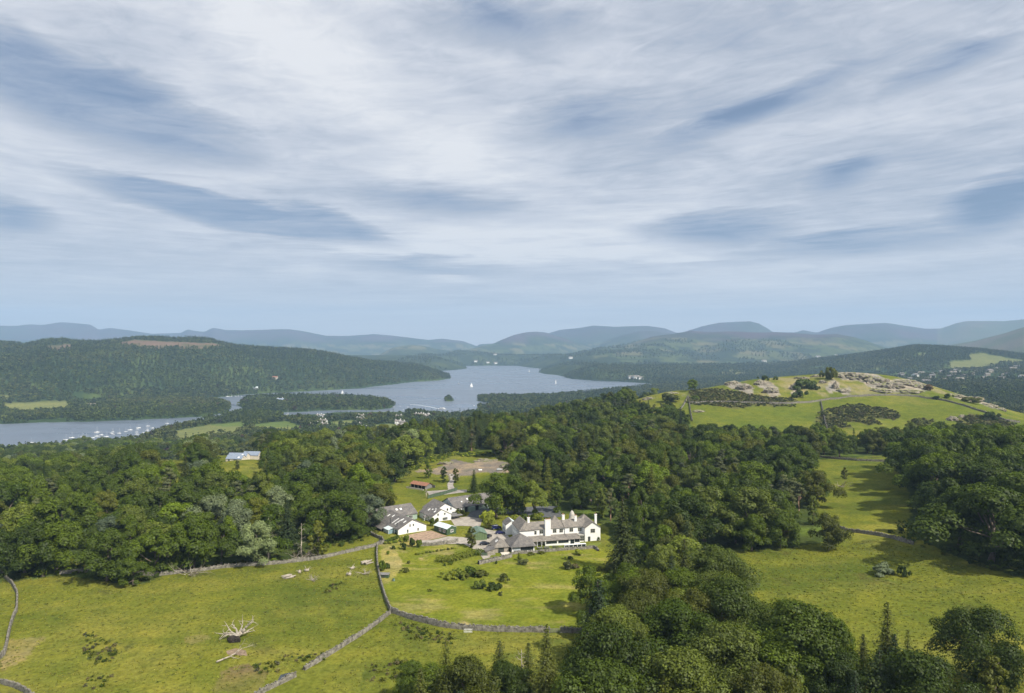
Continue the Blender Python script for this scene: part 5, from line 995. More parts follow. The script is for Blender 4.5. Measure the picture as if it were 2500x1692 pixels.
def rock(px, py, wpx, hpx, label, seed, depth=.8, name='rock_outcrop', group='rocky outcrops'):
    p = gpt(px, py); k = p.y / F; sx = wpx * k / 2; sz = hpx * k; sy = sx * depth
    bm = bmesh.new(); bmesh.ops.create_icosphere(bm, subdivisions=4, radius=1.0)
    co = np.array([v.co for v in bm.verts]); r1 = fbm(co[:, 0] * 2.2 + seed, co[:, 1] * 2.2 + co[:, 2] * 1.7, 4, seed); r2 = np.abs(fbm(co[:, 0] * 5 + seed * 2, co[:, 1] * 5 - co[:, 2] * 3, 3, seed + 3)); r3 = np.abs(vnoise(co[:, 0] * 3.1 + co[:, 2] * 2, co[:, 1] * 3.1 + seed, seed + 9) - .5)
    s = 1 + .42 * r1 - .28 * r2 + .3 * r3
    for v, q in zip(bm.verts, s): v.co = v.co * float(q); v.co.x *= sx; v.co.y *= sy; v.co.z = v.co.z * sz * .8
    me = bpy.data.meshes.new(name); bm.to_mesh(me); bm.free(); me.materials.append(M_ROCK); o = link(bpy.data.objects.new(name, me)); o.location = (p.x, p.y + sy * .25, p.z - sz * .12); o.rotation_euler = (0, 0, seed * .37 % .6 - .3)
    return setp(o, label, 'rock', group)
for i, (a, b_, c, d_, l) in enumerate([(2072, 921, 44, 15, 'highest crag block on the hill top, beside a small tree'), (2105, 925, 44, 16, 'pale crag block right of the highest crag'), (2140, 935, 50, 16, 'broad grey crag in the middle of the hill top'), (2175, 945, 46, 16, 'dark-streaked crag on the right shoulder of the hill'), (2215, 938, 50, 13, 'rounded pale crag near the right end of the hill top'), (2248, 946, 40, 12, 'last pale crag at the right end of the hill top'),
    (2150, 955, 44, 9, 'low rock shelf under the hill-top crags'), (2220, 956, 50, 6, 'low flat slabs below the right-hand crags'), (1790, 938, 28, 10, 'rock outcrop at the left end of the hill top'), (1820, 950, 30, 14, 'rock outcrop just above the gorse, left on the hill'), (1858, 938, 24, 12, 'dark rock outcrop left of the round bush'), (1884, 958, 30, 16, 'rock outcrop between gorse and hill wall'), (1940, 950, 20, 16, 'curved rock rib left of the round bush on the hill'),
    (2040, 948, 14, 18, 'upright rock beside the hill-top hollow'), (2062, 956, 26, 8, 'small rocks in the grass below the highest crag'), (2010, 935, 16, 8, 'small rock near the hill-top tree'), (1960, 924, 30, 6, 'thin rock edge on the skyline of the hill'), (1995, 920, 20, 6, 'small skyline rock left of the hill-top tree'), (1705, 948, 24, 6, 'low rock at the top of the pale stone wall'), (2325, 1026, 20, 12, 'grey boulder at the edge of the right-hand gorse'), (2350, 1018, 14, 7, 'small pale rock above the right-hand gorse'),
    (2335, 968, 34, 7, 'rock hump right of the hill top'), (2375, 975, 40, 8, 'low rocky hump towards the right edge'), (2415, 992, 34, 8, 'lowest rocky hump towards the right edge'), (2445, 1002, 22, 7, 'rock at the right end of the hill, above the dark trees'), (1585, 975, 22, 7, 'pale rock among trees left of the hill'), (1640, 962, 26, 6, 'pale rock below the ridge spruce'), (1735, 1040, 10, 4, 'small pale rock low in the left hill pasture')]):
    rock(a, b_, c * 1.3, d_ * 1.15, l, i + 1)
rock(1090, 1132, 40, 8, 'pale earth bank at the back of the quarry yard', 41, .6, 'earth_bank', None); rock(1235, 1140, 34, 10, 'grey spoil heap at the right of the quarry yard', 42, .8, 'spoil_heap', None); rock(1185, 1125, 60, 7, 'low spoil ridge at the back of the quarry yard', 43, .4, 'spoil_ridge', None)
# ------------------------------------------------------------------ gorse, bracken, rushes, undergrowth, grass tussocks
def scatter_in(polys, s, src, name, label, hs, seed, zr=(0, 5000), keep=.9, jit=.45, pickn=None, sink=.1):
    g = np.random.default_rng(seed); PX = [p for q in polys for p in q]; C = [gpt(*p) for p in PX]; xr = (min(c.x for c in C) - 5, max(c.x for c in C) + 5); yr = (max(60, min(c.y for c in C) - 8), max(c.y for c in C) + 8)
    X, Y = gridpts(xr, yr, s, jit, g); Z = HV(X, Y); px, py = proj(X, Y, Z); w1 = fbm(X / 9, Y / 9, 3, seed); k = np.zeros(len(X), bool)
    for q in polys: k |= inpoly(px + w1 * 10, py + w1 * 4, q)
    k &= (g.uniform(size=len(X)) < keep) & (Y > zr[0]) & (Y < zr[1]); X, Y, Z = X[k], Y[k], Z[k]; n = len(X); print(name, n)
    return gn_scatter(name, np.stack([X, Y, Z - sink], 1), g.uniform(0, 6.28, n), hs * g.uniform(.6, 1.4, n), g.integers(0, len(src), n), src, label)
def remat(m, k): m = m.copy(); m.materials[0] = M_LEAF[k]; return m
scatter_in(GORSE, 2.6, [GORSE_M[0], GORSE_M[1], remat(GORSE_M[0], 'heath'), remat(GORSE_M[1], 'gorse')], 'gorse', 'dark gorse and heather patches on the rocky hill', 1.2, 61, keep=.62)
BRACK = [[(985, 1128), (1040, 1115), (1090, 1106), (1150, 1104), (1210, 1108), (1260, 1118), (1275, 1132), (1258, 1134), (1240, 1122), (1180, 1116), (1120, 1114), (1070, 1122), (1030, 1140), (1000, 1150)], [(930, 1330), (1000, 1318), (1000, 1322), (940, 1334)]]
scatter_in(BRACK, 1.9, [remat(SHRUB[0], 'lime'), remat(SHRUB[1], 'mid')], 'bracken', 'bright bracken bank behind the quarry yard', .85, 62)
RUSH = [[(205, 1545), (225, 1540), (285, 1570), (284, 1622), (230, 1625), (205, 1600)], [(200, 1655), (275, 1650), (272, 1682), (205, 1684)], [(695, 1594), (800, 1590), (795, 1612), (690, 1618)], [(612, 1620), (680, 1612), (680, 1640), (615, 1645)], [(785, 1452), (800, 1430), (830, 1418), (832, 1432), (815, 1450), (790, 1460)], [(905, 1618), (990, 1612), (985, 1662), (905, 1668)], [(960, 1520), (1100, 1545), (1100, 1575), (1000, 1560)]]
def tuft(name, n, size, seed, tone, h=.5):
    g = np.random.default_rng(seed); P = np.stack([g.normal(size=n) * .28, g.normal(size=n) * .28, g.uniform(.05, .9, n) * h], 1); N = unit(n, g) * .8 + np.array([0, 0, .6]); N /= np.linalg.norm(N, axis=1, keepdims=True); V, Fc = cards(P, N, size, g, 2.0); return npmesh(name, V, Fc, [M_LEAF[tone]])
scatter_in(RUSH, 1.25, [tuft('rush_0', 30, .3, 1, 'heath', .7), tuft('rush_1', 30, .3, 2, 'dark', .7), tuft('rush_2', 30, .3, 3, 'olive', .7)], 'rushes', 'dark rush clumps in the wet parts of the fields', .95, 63, keep=.55)
FIELD = [[(-300, 1420), (140, 1408), (380, 1412), (700, 1380), (915, 1338), (925, 1430), (950, 1500), (740, 1640), (600, 1720), (-300, 1760)], [(955, 1500), (1100, 1540), (1400, 1550), (1430, 1700), (700, 1750)], [(1720, 1350), (2030, 1330), (2160, 1315), (2500, 1425), (2600, 1750), (2000, 1690), (1830, 1560)]]
M_LEAF['grass'] = leaf_mat('grass_blades', (0.140, 0.150, 0.026), .35); M_LEAF['hay'] = leaf_mat('grass_dry', (0.200, 0.190, 0.046), .35)
scatter_in(FIELD, 1.35, [tuft('tuft_0', 12, .30, 11, 'grass', .07), tuft('tuft_1', 12, .30, 12, 'grass', .09), tuft('tuft_2', 10, .30, 13, 'hay', .07), tuft('tuft_3', 10, .30, 14, 'hay', .08)], 'grass', 'tussocky grass of the near pastures', .9, 64, keep=.72, sink=.06)
EDGE = [[(-100, 1425), (140, 1404), (210, 1410), (340, 1426), (400, 1402), (520, 1386), (700, 1370), (760, 1350), (850, 1330), (915, 1312), (905, 1290), (840, 1300), (700, 1345), (400, 1375), (-100, 1390)], [(1440, 1560), (1445, 1430), (1490, 1340), (1700, 1342), (1720, 1420), (1830, 1590), (1800, 1640), (1480, 1640)], [(2170, 1300), (2275, 1350), (2520, 1422), (2520, 1390), (2300, 1330), (2200, 1270)]]
scatter_in(EDGE, 3.2, [remat(SHRUB[0], 'dark'), remat(SHRUB[1], 'mid'), remat(SHRUB[2], 'olive'), remat(SHRUB[1], 'dark')], 'undergrowth', 'brambles and saplings under the edge of the woods', 1.0, 65, keep=.6)
# ------------------------------------------------------------------ garden shrubs and hedges: each one a thing
def shrub(px, py, w, h, tone, label, name='shrub', group='garden shrubs'):
    p = gpt(px, py); k = p.y / F; i = int(abs(px * 7 + py)) % 3; o = link(bpy.data.objects.new(name, SHRUB[i])); o.location = (p.x, p.y + w * k * .3, p.z - .1); o.rotation_euler = (0, 0, px % 6.28); s = w * k / 2.5; o.scale = (s, s * .9, max(.35, h * k * 1.35 / 1.75))
    o.material_slots[0].link = 'OBJECT'; o.material_slots[0].material = M_LEAF[tone]; return setp(o, label, 'shrub', group)
def cr1(x, y): return 900 + x / 3.873, 1080 + y / 3.873
for cx_, cy_, w_, h_, tn, lb in [(770, 1300, 150, 75, 'lime', 'bright yellow-green bush in the middle of the lawn'), (860, 1305, 150, 90, 'lime', 'yellow-green bush joined to the taller mid-green ones on the lawn'), (960, 1290, 150, 105, 'mid', 'tall mid-green bush in the middle of the lawn'), (1060, 1290, 170, 70, 'olive', 'spreading olive bush right of the tall lawn bush'), (1060, 1400, 150, 80, 'lime', 'dome-shaped bush low on the lawn, with a second beside it'), (1160, 1405, 130, 75, 'dark', 'second dome-shaped bush beside the low lawn bush'), (1285, 1318, 120, 75, 'olive', 'round sparse bush standing alone on the lawn'), (1243, 1388, 50, 42, 'dark', 'small round bush right of the domes'), (1250, 1450, 46, 38, 'gorse', 'tiny dark bush below the domes'),
    (1880, 1215, 140, 75, 'gorse', 'dark brown bush on the right of the lawn'), (1960, 1205, 90, 55, 'heath', 'reddish bush beside the dark brown one'), (1470, 1170, 130, 55, 'gorse', 'dark bush below the terrace wall'), (1430, 1122, 62, 70, 'lime', 'upright yellow-green shrub against the terrace wall'), (1990, 1072, 112, 52, 'lime', 'rounded shrub below the right end of the terrace wall'), (1910, 1112, 60, 35, 'dark', 'small dark shrub left below the rounded terrace shrub'), (336, 1235, 82, 45, 'olive', 'low olive bush on the dry part of the lawn'), (370, 1152, 52, 30, 'olive', 'small low bush above the low olive one'), (234, 1018, 42, 42, 'dark', 'small dark shrub near the garden wall corner'), (175, 1065, 46, 36, 'mid', 'small green shrub beside the garden wall corner'),
    (325, 1020, 70, 70, 'dark', 'dark shrub below the grey retaining wall'), (345, 945, 80, 60, 'mid', 'leafy shrub at the corner of the left white house'), (410, 990, 80, 80, 'dark', 'tall dark shrub below the gravel yard'), (465, 1000, 80, 75, 'mid', 'rounded shrub beside the grey retaining wall'), (120, 1225, 75, 110, 'mid', 'large shrub against the garden wall'), (165, 1200, 60, 60, 'dark', 'bluish shrub on top beside the wall shrub'), (575, 1412, 36, 30, 'olive', 'tiny bush by the stony line on the lawn'), (715, 1172, 36, 30, 'dark', 'tiny dark bush under the clipped hedge'), (770, 1160, 36, 42, 'mid', 'tiny bright bush under the clipped hedge'), (1210, 1152, 36, 30, 'dark', 'tiny bush below the rough stone bank'),
    (850, 705, 100, 70, 'olive', 'shrubs at the corner of the stepped-gable house'), (890, 690, 60, 50, 'lime', 'yellowish shrub beside the courtyard steps'), (1130, 770, 180, 110, 'lime', 'wide yellow-green shrub behind the dark blue van'), (1380, 750, 130, 60, 'lime', 'leafy shrub behind the left end of the manor roof'), (1490, 745, 140, 62, 'mid', 'green shrub behind the manor roof ridge'), (1620, 745, 150, 65, 'lime', 'rounded shrub behind the middle of the manor roof'), (1690, 760, 80, 50, 'mid', 'small rounded shrub at the end of the row behind the manor'), (590, 800, 80, 80, 'mid', 'shrub between the left house and the dark green shed'), (650, 760, 60, 40, 'olive', 'low shrub behind the dark green shed'), (2075, 925, 30, 26, 'mid', 'clipped ball shrub left of the manor door'), (2010, 925, 26, 26, 'lime', 'clipped ball shrub right of the manor door'), (2170, 930, 40, 40, 'dark', 'dark shrub at the right corner of the manor'), (1630, 1060, 90, 26, 'olive', 'trailing plant on the terrace wall'), (1530, 1070, 80, 28, 'olive', 'trailing plant at the left of the terrace wall')]:
    a_, b_ = cr1(cx_, cy_); shrub(a_, b_, w_ / 3.873, h_ / 3.873, tn, lb)
for i in range(12):
    a_, b_ = cr1(445 + i * 34, 1068 - i * 5.5); shrub(a_, b_, 11, 5, 'lime' if i % 3 else 'olive', 'yellow flowering border plant, %s from the left' % ORD[i], 'border_plant', 'yellow border plants')
for px_, py_, w_, h_, tn, lb in [(2157, 1408, 62, 26, 'silver', 'grey leafless bush alone in the right field'), (2209, 1408, 26, 26, 'dark', 'small dark bush beside the grey bush in the right field'), (1962, 952, 60, 28, 'dark', 'large round bush in the rocky hollow of the hill'), (1990, 952, 18, 14, 'dark', 'small bush right of the large hollow bush'), (1956, 974, 28, 24, 'dark', 'dark bush just above the hill wall'), (2030, 930, 34, 36, 'olive', 'small tree on the hill top beside the highest crag'), (1870, 930, 20, 14, 'dark', 'dark bush on the skyline left of the hill top'), (1893, 928, 14, 10, 'dark', 'tiny bush on the skyline beside the hill-top rocks'), (2290, 977, 20, 10, 'dark', 'dark bush on the right part of the long hill wall'), (2318, 974, 20, 14, 'dark', 'rounded bush above the right part of the hill wall'), (2370, 985, 50, 16, 'olive', 'long bush among the lower rocks'), (2420, 1028, 34, 24, 'dark', 'dark bush at the lower end of the hill wall'), (2270, 955, 30, 16, 'brown', 'russet bush at the end of the crags'), (1640, 982, 62, 20, 'olive', 'brownish thicket left of the pale stone wall'), (1700, 975, 20, 10, 'mid', 'small green bush at the foot of the gorse'), (2010, 1016, 20, 14, 'gorse', 'gorse bush beside the hill wall')]:
    shrub(px_, py_, w_, h_, tn, lb, 'bush', 'bushes out on the fields and hill')
def hedge(pts, w, h, tone, label, dens=55):
    g = np.random.default_rng(int(pts[0][0])); P = [gpt(*p) for p in pts]; Vs = []; o = P[0]
    L = sum((b_ - a_).length for a_, b_ in zip(P, P[1:])); n = int(L * dens); seg = np.array([(p.x, p.y, p.z) for p in P]); t_ = g.uniform(0, 1, n) * (len(P) - 1); i = np.minimum(t_.astype(int), len(P) - 2); f = (t_ - i)[:, None]; c = seg[i] * (1 - f) + seg[i + 1] * f
    d = unit(n, g); d[:, 2] = np.abs(d[:, 2]); q = np.sign(d) * np.abs(d) ** .6; ctr = c + q * np.array([w / 2, w / 2, h]) * (1 + .08 * g.normal(size=(n, 1))) * (1 + .12 * fbm(c[:, 0] / 2.5, c[:, 1] / 2.5, 2, 3))[:, None]; N = d * 1.0 + g.normal(size=(n, 3)) * .35; N /= np.linalg.norm(N, axis=1, keepdims=True)
    V, Fc = cards(ctr - np.array(o), N, .34, g); ob = nobj('clipped_hedge', V, Fc, M_LEAF[tone]); ob.location = o; return setp(ob, label, 'hedge')
hedge([(1070, 1372), (1100, 1370), (1130, 1363), (1158, 1353)], 3.0, 2.2, 'lime', 'long clipped hedge sloping across the upper lawn', 130); hedge([(1155, 1356), (1176, 1352)], 3.0, 2.0, 'mid', 'short clipped hedge right of the long one', 130); hedge([(945, 1326), (972, 1314)], 1.2, 1.6, 'dark', 'green screen hedge at the corner of the left house', 100)
# ------------------------------------------------------------------ fences, pole, furniture
def fence(pts, n, h, label, mat, board=True):
    P = [gpt(*p) for p in pts]; e = empty('panel_fence', P[0]); setp(e, label, 'fence'); L = [0.0]
    for a_, b_ in zip(P, P[1:]): L.append(L[-1] + (b_ - a_).length)
    s = np.linspace(0, L[-1], n + 1); Q = [Vector((np.interp(q, L, [p.x for p in P]), np.interp(q, L, [p.y for p in P]), 0)) for q in s]
    for q in Q: q.z = hz(q.x, q.y)
    for i, q in enumerate(Q):
        q0 = q - P[0]; MB().box(q0.x - .07, q0.x + .07, q0.y - .07, q0.y + .07, q0.z - .3, q0.z + h + .1).build('post', M_FRAMED, e)
        if i < n:
            b_ = Q[i + 1] - P[0]; d = (b_ - q0); d.z = 0; d.normalize(); nn = Vector((-d.y, d.x, 0)) * .03; a0 = q0 + d * .1; b0 = b_ - d * .1
            pn = MB().prism([tuple(a0 - nn + Vector((0, 0, .05))), tuple(b0 - nn + Vector((0, 0, .05))), tuple(b0 - nn + Vector((0, 0, h))), tuple(a0 - nn + Vector((0, 0, h)))], nn * 2).build('panel', mat, e)
            MB().prism([tuple(a0 - nn * 2 + Vector((0, 0, h))), tuple(b0 - nn * 2 + Vector((0, 0, h))), tuple(b0 - nn * 2 + Vector((0, 0, h + .08))), tuple(a0 - nn * 2 + Vector((0, 0, h + .08)))], nn * 4).build('rail', M_FRAMED, pn)
fence([(1044, 1218), (1065, 1212), (1090, 1206), (1116, 1198)], 10, 1.9, 'dark green panel fence below the quarry track', M_FENCE); fence([(1176, 1357), (1190, 1357)], 3, 1.3, 'short green fence at the end of the clipped hedge', M_FENCE); fence([(925, 1322), (945, 1326)], 4, 1.1, 'low board fence below the left white house', M_WOODG)
p = gpt(1250, 1122); e = empty('utility_pole', p); setp(e, 'thin pale utility pole above the quarry yard', 'pole'); MB().bar((0, 0, -.5), (0, 0, 11), .16, .11, 8).build('pole', M_WOODG, e); MB().box(-.9, .9, -.06, .06, 10.2, 10.4).build('crossarm', M_WOODG, e)
def loc_mn(a_, b_, z=0.0): c, s = math.cos(R(13.5)), math.sin(R(13.5)); x = a_ * c - b_ * s; y = 283 + a_ * s + b_ * c; return Vector((x, y, max(z, hz(x, y) + .05)))
def picnic(a_, b_, label):
    p = loc_mn(a_, b_); e = empty('garden_table', p, R(13.5)); setp(e, label, 'table', 'terrace tables'); MB().box(-1.1, 1.1, -.5, .5, .7, .8).build('table_top', M_WOODG, e)
    for y_ in (-.95, .95): MB().box(-1.1, 1.1, y_ - .18, y_ + .18, .4, .47).build('bench', M_FRAMED, e)
    for x_ in (-.8, .8): MB().box(x_ - .06, x_ + .06, -.9, .9, .32, .4).box(x_ - .06, x_ + .06, -.06, .06, -.2, .7).build('leg', M_FRAMED, e)
picnic(12.2, 1.0, 'dark garden table nearest the pavilion on the terrace'); picnic(15.2, 1.0, 'second dark garden table on the terrace')
for i in range(3):
    p = loc_mn(18.2 + i * .95, 1.1); e = empty('garden_chair', p, R(13.5 + i * 30)); setp(e, 'dark garden chair on the terrace, %s from the tables' % ORD[i], 'chair', 'terrace chairs'); MB().box(-.3, .3, -.3, .3, .4, .48).build('seat', M_FRAMED, e); MB().box(-.3, .3, .25, .32, .48, 1.0).build('backrest', M_FRAMED, e)
    for x_ in (-.25, .25):
        for y_ in (-.25, .25): MB().box(x_ - .03, x_ + .03, y_ - .03, y_ + .03, -.1, .4).build('leg', M_FRAMED, e)
p = loc_mn(23, 1.0); e = empty('cold_frame', p, R(13.5)); setp(e, 'long low white frame on the terrace by the wall', 'frame'); MB().box(0, 9.6, -.5, .7, 1.0, 1.12).build('cover', M_FRAMEW, e); MB().box(.1, 9.5, -.3, .6, -.2, .98).build('glass_box', M_GLASS, e)
for i in range(6): MB().box(i * 1.88, i * 1.88 + .16, -.42, -.3, -.2, 1.0).build('post', M_FRAMEW, e)
p = gpt(1143, 1543); e = empty('hurdle', p); setp(e, 'white-painted hurdle leaning in the bottom garden wall', 'hurdle')
for i in range(7): MB().box(-1.2 + i * .38, -1.1 + i * .38, -.6, -.54, -.2, 1.25).build('slat', M_FRAMEW, e)
for z_ in (.25, .95): MB().box(-1.25, 1.25, -.54, -.5, z_, z_ + .1).build('rail', M_FRAMEW, e)
p = gpt(1356, 1545); e = empty('field_gate', p, R(2)); setp(e, 'pale timber gate at the right end of the garden wall', 'gate')
for i in range(5): MB().box(-1.7, 1.7, -.03, .03, .15 + i * .26, .25 + i * .26).build('bar', M_WOODG, e)
for x_ in (-1.75, 1.75): MB().box(x_ - .09, x_ + .09, -.09, .09, -.3, 1.5).build('post', M_WOODG, e)
p = gpt(938, 1409); e = empty('garden_cabin', p, R(-8)); setp(e, 'low dark green bench shed against the garden wall', 'shed'); MB().box(-1.8, 1.8, -.8, .8, -.2, 1.1).build('wall', M_GREEND, e); MB().prism([(-1.95, -1.0, 1.1), (1.95, -1.0, 1.1), (1.95, 1.0, 1.35), (-1.95, 1.0, 1.35)], (0, 0, .08)).build('roof', M_WOODG, e); door(e, ('y', -.8, -1), 0, 0, .9, 1.0, M_FRAMED)
p = gpt(961, 1418); e = empty('compost_bin', p); setp(e, 'small green bin on the dry lawn', 'bin'); MB().lathe([(.55, -.1), (.5, .6), (.42, .8)], 10).build('body', M_TING, e); MB().lathe([(.44, .8), (.2, .92)], 10).build('lid', M_GREEND, e)
# ------------------------------------------------------------------ vehicles
def paint(name, col):
    m, t, o = new_mat(name); b = t.add('ShaderNodeBsdfPrincipled', inp={'Base Color': col + (1,), 'Roughness': .25, 'Metallic': .1, 'Coat Weight': .6}); t.link(b.outputs[0], o.inputs[0]); return m
M_NAVY = paint('navy_paint', (0.008, 0.012, 0.075)); M_BLACKP = paint('dark_paint', (0.010, 0.012, 0.022)); M_SILV = paint('silver_paint', (0.45, 0.47, 0.48)); M_TYRE = simple('tyre', (0.02, 0.02, 0.02), .9, .1, 3); M_LAMP = glass_mat('lamp_lens', (0.5, 0.5, 0.48), .1)
def car(px, py, ang, mat, label, van=False, name='parked_car', xy=None):
    p = gpt(px, py) if xy is None else Vector((xy[0], xy[1], hz(*xy))); e = empty(name, (p.x, p.y, p.z + .12), R(ang)); setp(e, label, 'van' if van else 'car', 'vehicles by the houses')
    if van: pr = [(-2.4, .35), (2.35, .35), (2.45, .8), (2.3, 1.05), (1.5, 1.2), (.9, 1.85), (.6, 1.95), (-2.3, 1.95), (-2.45, 1.6)]; gl = [(.75, 1.2), (1.42, 1.22), (.92, 1.75), (.7, 1.8)]; side = [(-.9, 1.2), (.7, 1.2), (.7, 1.75), (-.9, 1.78)]
    else: pr = [(-2.1, .32), (2.1, .32), (2.18, .6), (2.05, .82), (1.1, .98), (.35, 1.42), (-.9, 1.46), (-1.75, 1.02), (-2.1, .92), (-2.17, .6)]; gl = [(.95, 1.0), (.38, 1.36), (-.1, 1.38), (-.1, 1.0)]; side = [(-1.4, 1.02), (-.2, 1.0), (-.2, 1.38), (-.85, 1.39)]
    W_ = .88; m = MB(); n = len(pr)
    rings = [(-W_, .86), (-W_ + .1, 1.0), (W_ - .1, 1.0), (W_, .86)]; zc = .8
    for y_, k_ in rings: m.v += [(x * (.97 if k_ < 1 else 1), y_ * (1 if z < 1.1 else .86), zc + (z - zc) * k_) for x, z in pr]
    for j in range(3):
        for i in range(n): m.f.append((j * n + i, j * n + (i + 1) % n, (j + 1) * n + (i + 1) % n, (j + 1) * n + i))
    m.f.append(tuple(range(n - 1, -1, -1))); m.f.append(tuple(range(3 * n, 4 * n))); m.build('body', mat, e)
    for s_ in (-1, 1):
        for q in (gl, side): MB().prism([(x, s_ * (W_ * .83) - .045, z) for x, z in q], (0, .09, 0)).build('side_window', M_GLASS, e)
        for x_ in (-1.35, 1.35):
            w_ = MB().lathe([(.2, -.1), (.33, -.1), (.34, .1), (.2, .1)], 12).build('wheel', M_TYRE, e); w_.location = (x_, s_ * (W_ - .08), .33); w_.rotation_euler = (R(90), 0, 0); MB().lathe([(.19, -.12), (.19, .12)], 10).build('rim', M_SILV, w_)
        MB().box(2.08 if not van else 2.36, 2.2 if not van else 2.47, s_ * .6 - .18, s_ * .6 + .18, .62, .76).build('headlight', M_LAMP, e)
    x0_, x1_ = ((1.0, .95), (1.48, 1.27)) if van else ((.42, 1.45), (1.02, 1.04))
    ws = [(1.02, 1.8), (1.46, 1.26)] if van else [(.42, 1.43), (1.05, 1.03)]
    MB().quad((ws[0][0], -.62, ws[0][1]), (ws[1][0], -.72, ws[1][1]), (ws[1][0], .72, ws[1][1]), (ws[0][0], .62, ws[0][1])).build('windscreen', M_GLASS, e); e.children[-1].location = (.03, 0, .03)
    return e
car(1211, 1292, 20, M_NAVY, 'dark blue van parked behind the blue car beside the manor', True, 'parked_van'); car(1221, 1304, 12, M_NAVY, 'dark blue car parked against the manor annex'); car(1183, 1331, 10, M_BLACKP, 'black car parked below the green-roofed shed'); car(1193, 1313, 70, M_BLACKP, 'dark car half hidden beside the green-roofed shed'); car(1220, 1149, 15, M_SILV, 'silver car parked in the quarry yard')
p = gpt(1170, 1149); e = empty('builders_bag', p, .4); setp(e, 'white bulk bags in the middle of the quarry yard', 'bag'); bm_ = MB().lathe([(.7, -.1), (.8, .4), (.7, .9), (.3, 1.0)], 8).lathe([(.6, -.1), (.7, .3), (.5, .7)], 8, (1.5, .4, 0)).build('sack', M_FRAMEW, e, True)
# ------------------------------------------------------------------ dead wood
def branch(m, p, d, L, r, g, depth, bend=.35):
    n = 4; q = p.copy(); dd = d.normalized()
    for i in range(n):
        dd = (dd + Vector(g.normal(size=3)) * bend * .35).normalized(); nq = q + dd * L / n; m.bar(q, nq, r * (1 - .18 * i), r * (1 - .18 * (i + 1)), 6)
        if depth and i >= 1:
            for _ in range(1 if i < 3 else 2): branch(m, nq, (dd + Vector(g.normal(size=3)) * .75).normalized(), L * g.uniform(.35, .6), r * .5 * (1 - .15 * i), g, depth - 1, bend)
        q = nq
g = np.random.default_rng(5); p = gpt(576, 1563); e = empty('fallen_tree', p); setp(e, 'bleached fallen dead tree with spreading limbs in the left field', 'dead tree'); k = p.y / F
m = MB(); m.bar((0, -1.2, .9), (.05, .4, 1.0), 1.0, .8, 10).bar((.05, .4, 1.0), (.15, 2.0, 1.3), .8, .5, 10)
m.build('trunk', M_DEADW, e, True)
for dx_, dy_, dz_, L in ((-1.0, .15, .1, 7.0), (-.8, .5, .35, 5.5), (-.25, .8, .7, 5.5), (.12, .9, .9, 8.0), (.5, .8, .6, 6.0), (.9, .5, .35, 6.5), (1.0, .15, .1, 7.5), (-.9, -.1, .0, 6), (.9, -.05, .05, 4.0), (.3, .7, .3, 5)):
    m = MB(); branch(m, Vector((dx_ * .4, .9 + dy_ * .3, 1.0)), Vector((dx_, dy_ + .1, dz_)), L * .66, .40, g, 1, .7); m.build('limb', M_DEADW, e, True)
rp = MB(); bm = bmesh.new(); bmesh.ops.create_icosphere(bm, subdivisions=3, radius=1)
for v in bm.verts: f_ = 1 + .75 * float(fbm(np.array([v.co.x * 3]), np.array([v.co.y * 3 + v.co.z * 2]), 3, 9)[0]); v.co = Vector((v.co.x * 1.55 * f_, v.co.y * .45 * f_, v.co.z * 1.05 * f_))
me = bpy.data.meshes.new('root_plate'); bm.to_mesh(me); bm.free(); M_ROOT = simple('peaty_roots', (0.055, 0.045, 0.04), 1, .3, 3, .2); me.materials.append(M_ROOT); o = link(bpy.data.objects.new('root_plate', me), e); o.location = (0, -1.6, .9)
p = gpt(545, 1612); e = empty('fallen_branch', p); setp(e, 'bleached forked branch lying below the fallen tree', 'branch'); m = MB(); branch(m, Vector((-1.2, -1.5, .25)), Vector((.6, .75, .12)), 7, .28, g, 2); m.build('limb', M_DEADW, e, True)
sheet('bare_earth', [(552, 1590), (575, 1583), (600, 1588), (604, 1602), (580, 1600), (555, 1598)], simple('earth', (.26, .19, .13), 1, .2, 1), .05, 'bare earth below the fallen tree'); sheet('puddle', [(685, 1648), (708, 1642), (712, 1650), (690, 1662), (678, 1662)], M_POND, .05, 'small puddle beside the gap in the wall')
def log_pile(px, py, kind, label, seed):
    p = gpt(px, py); e = empty('log_pile' if kind == 'logs' else 'brushwood', p, seed); setp(e, label, 'logs' if kind == 'logs' else 'brushwood', 'dead wood in the left field'); g = np.random.default_rng(seed)
    if kind == 'logs':
        for i in range(7): y_ = (i % 4) * .75 - 1.1; z_ = .3 + .55 * (i // 4); MB().bar((-1.7 + g.normal() * .6, y_ + .4 * (i // 4) + g.normal() * .3, z_), (1.5 + g.normal() * .7, y_ + .4 * (i // 4) + g.normal() * .4, z_ + .1), .27 * g.uniform(.7, 1.3), .22, 8).build('log', M_DEADW, e, True)
    elif kind == 'stump':
        MB().bar((-.8, 0, .3), (.9, .2, .5), .55, .42, 9).build('stump', M_DEADW, e, True)
        for i in range(4): m = MB(); branch(m, Vector((.2, 0, .5)), Vector((g.normal(), g.normal(), .5)), 2.0, .13, g, 0); m.build('root', M_DEADW, e, True)
    else:
        for i in range(10): m = MB(); branch(m, Vector((g.normal() * .5, g.normal() * .4, .2)), Vector((g.normal(), g.normal() * .6, g.uniform(.05, .5))), 2.6, .12, g, 1); m.build('branch', M_DEADW, e, True)
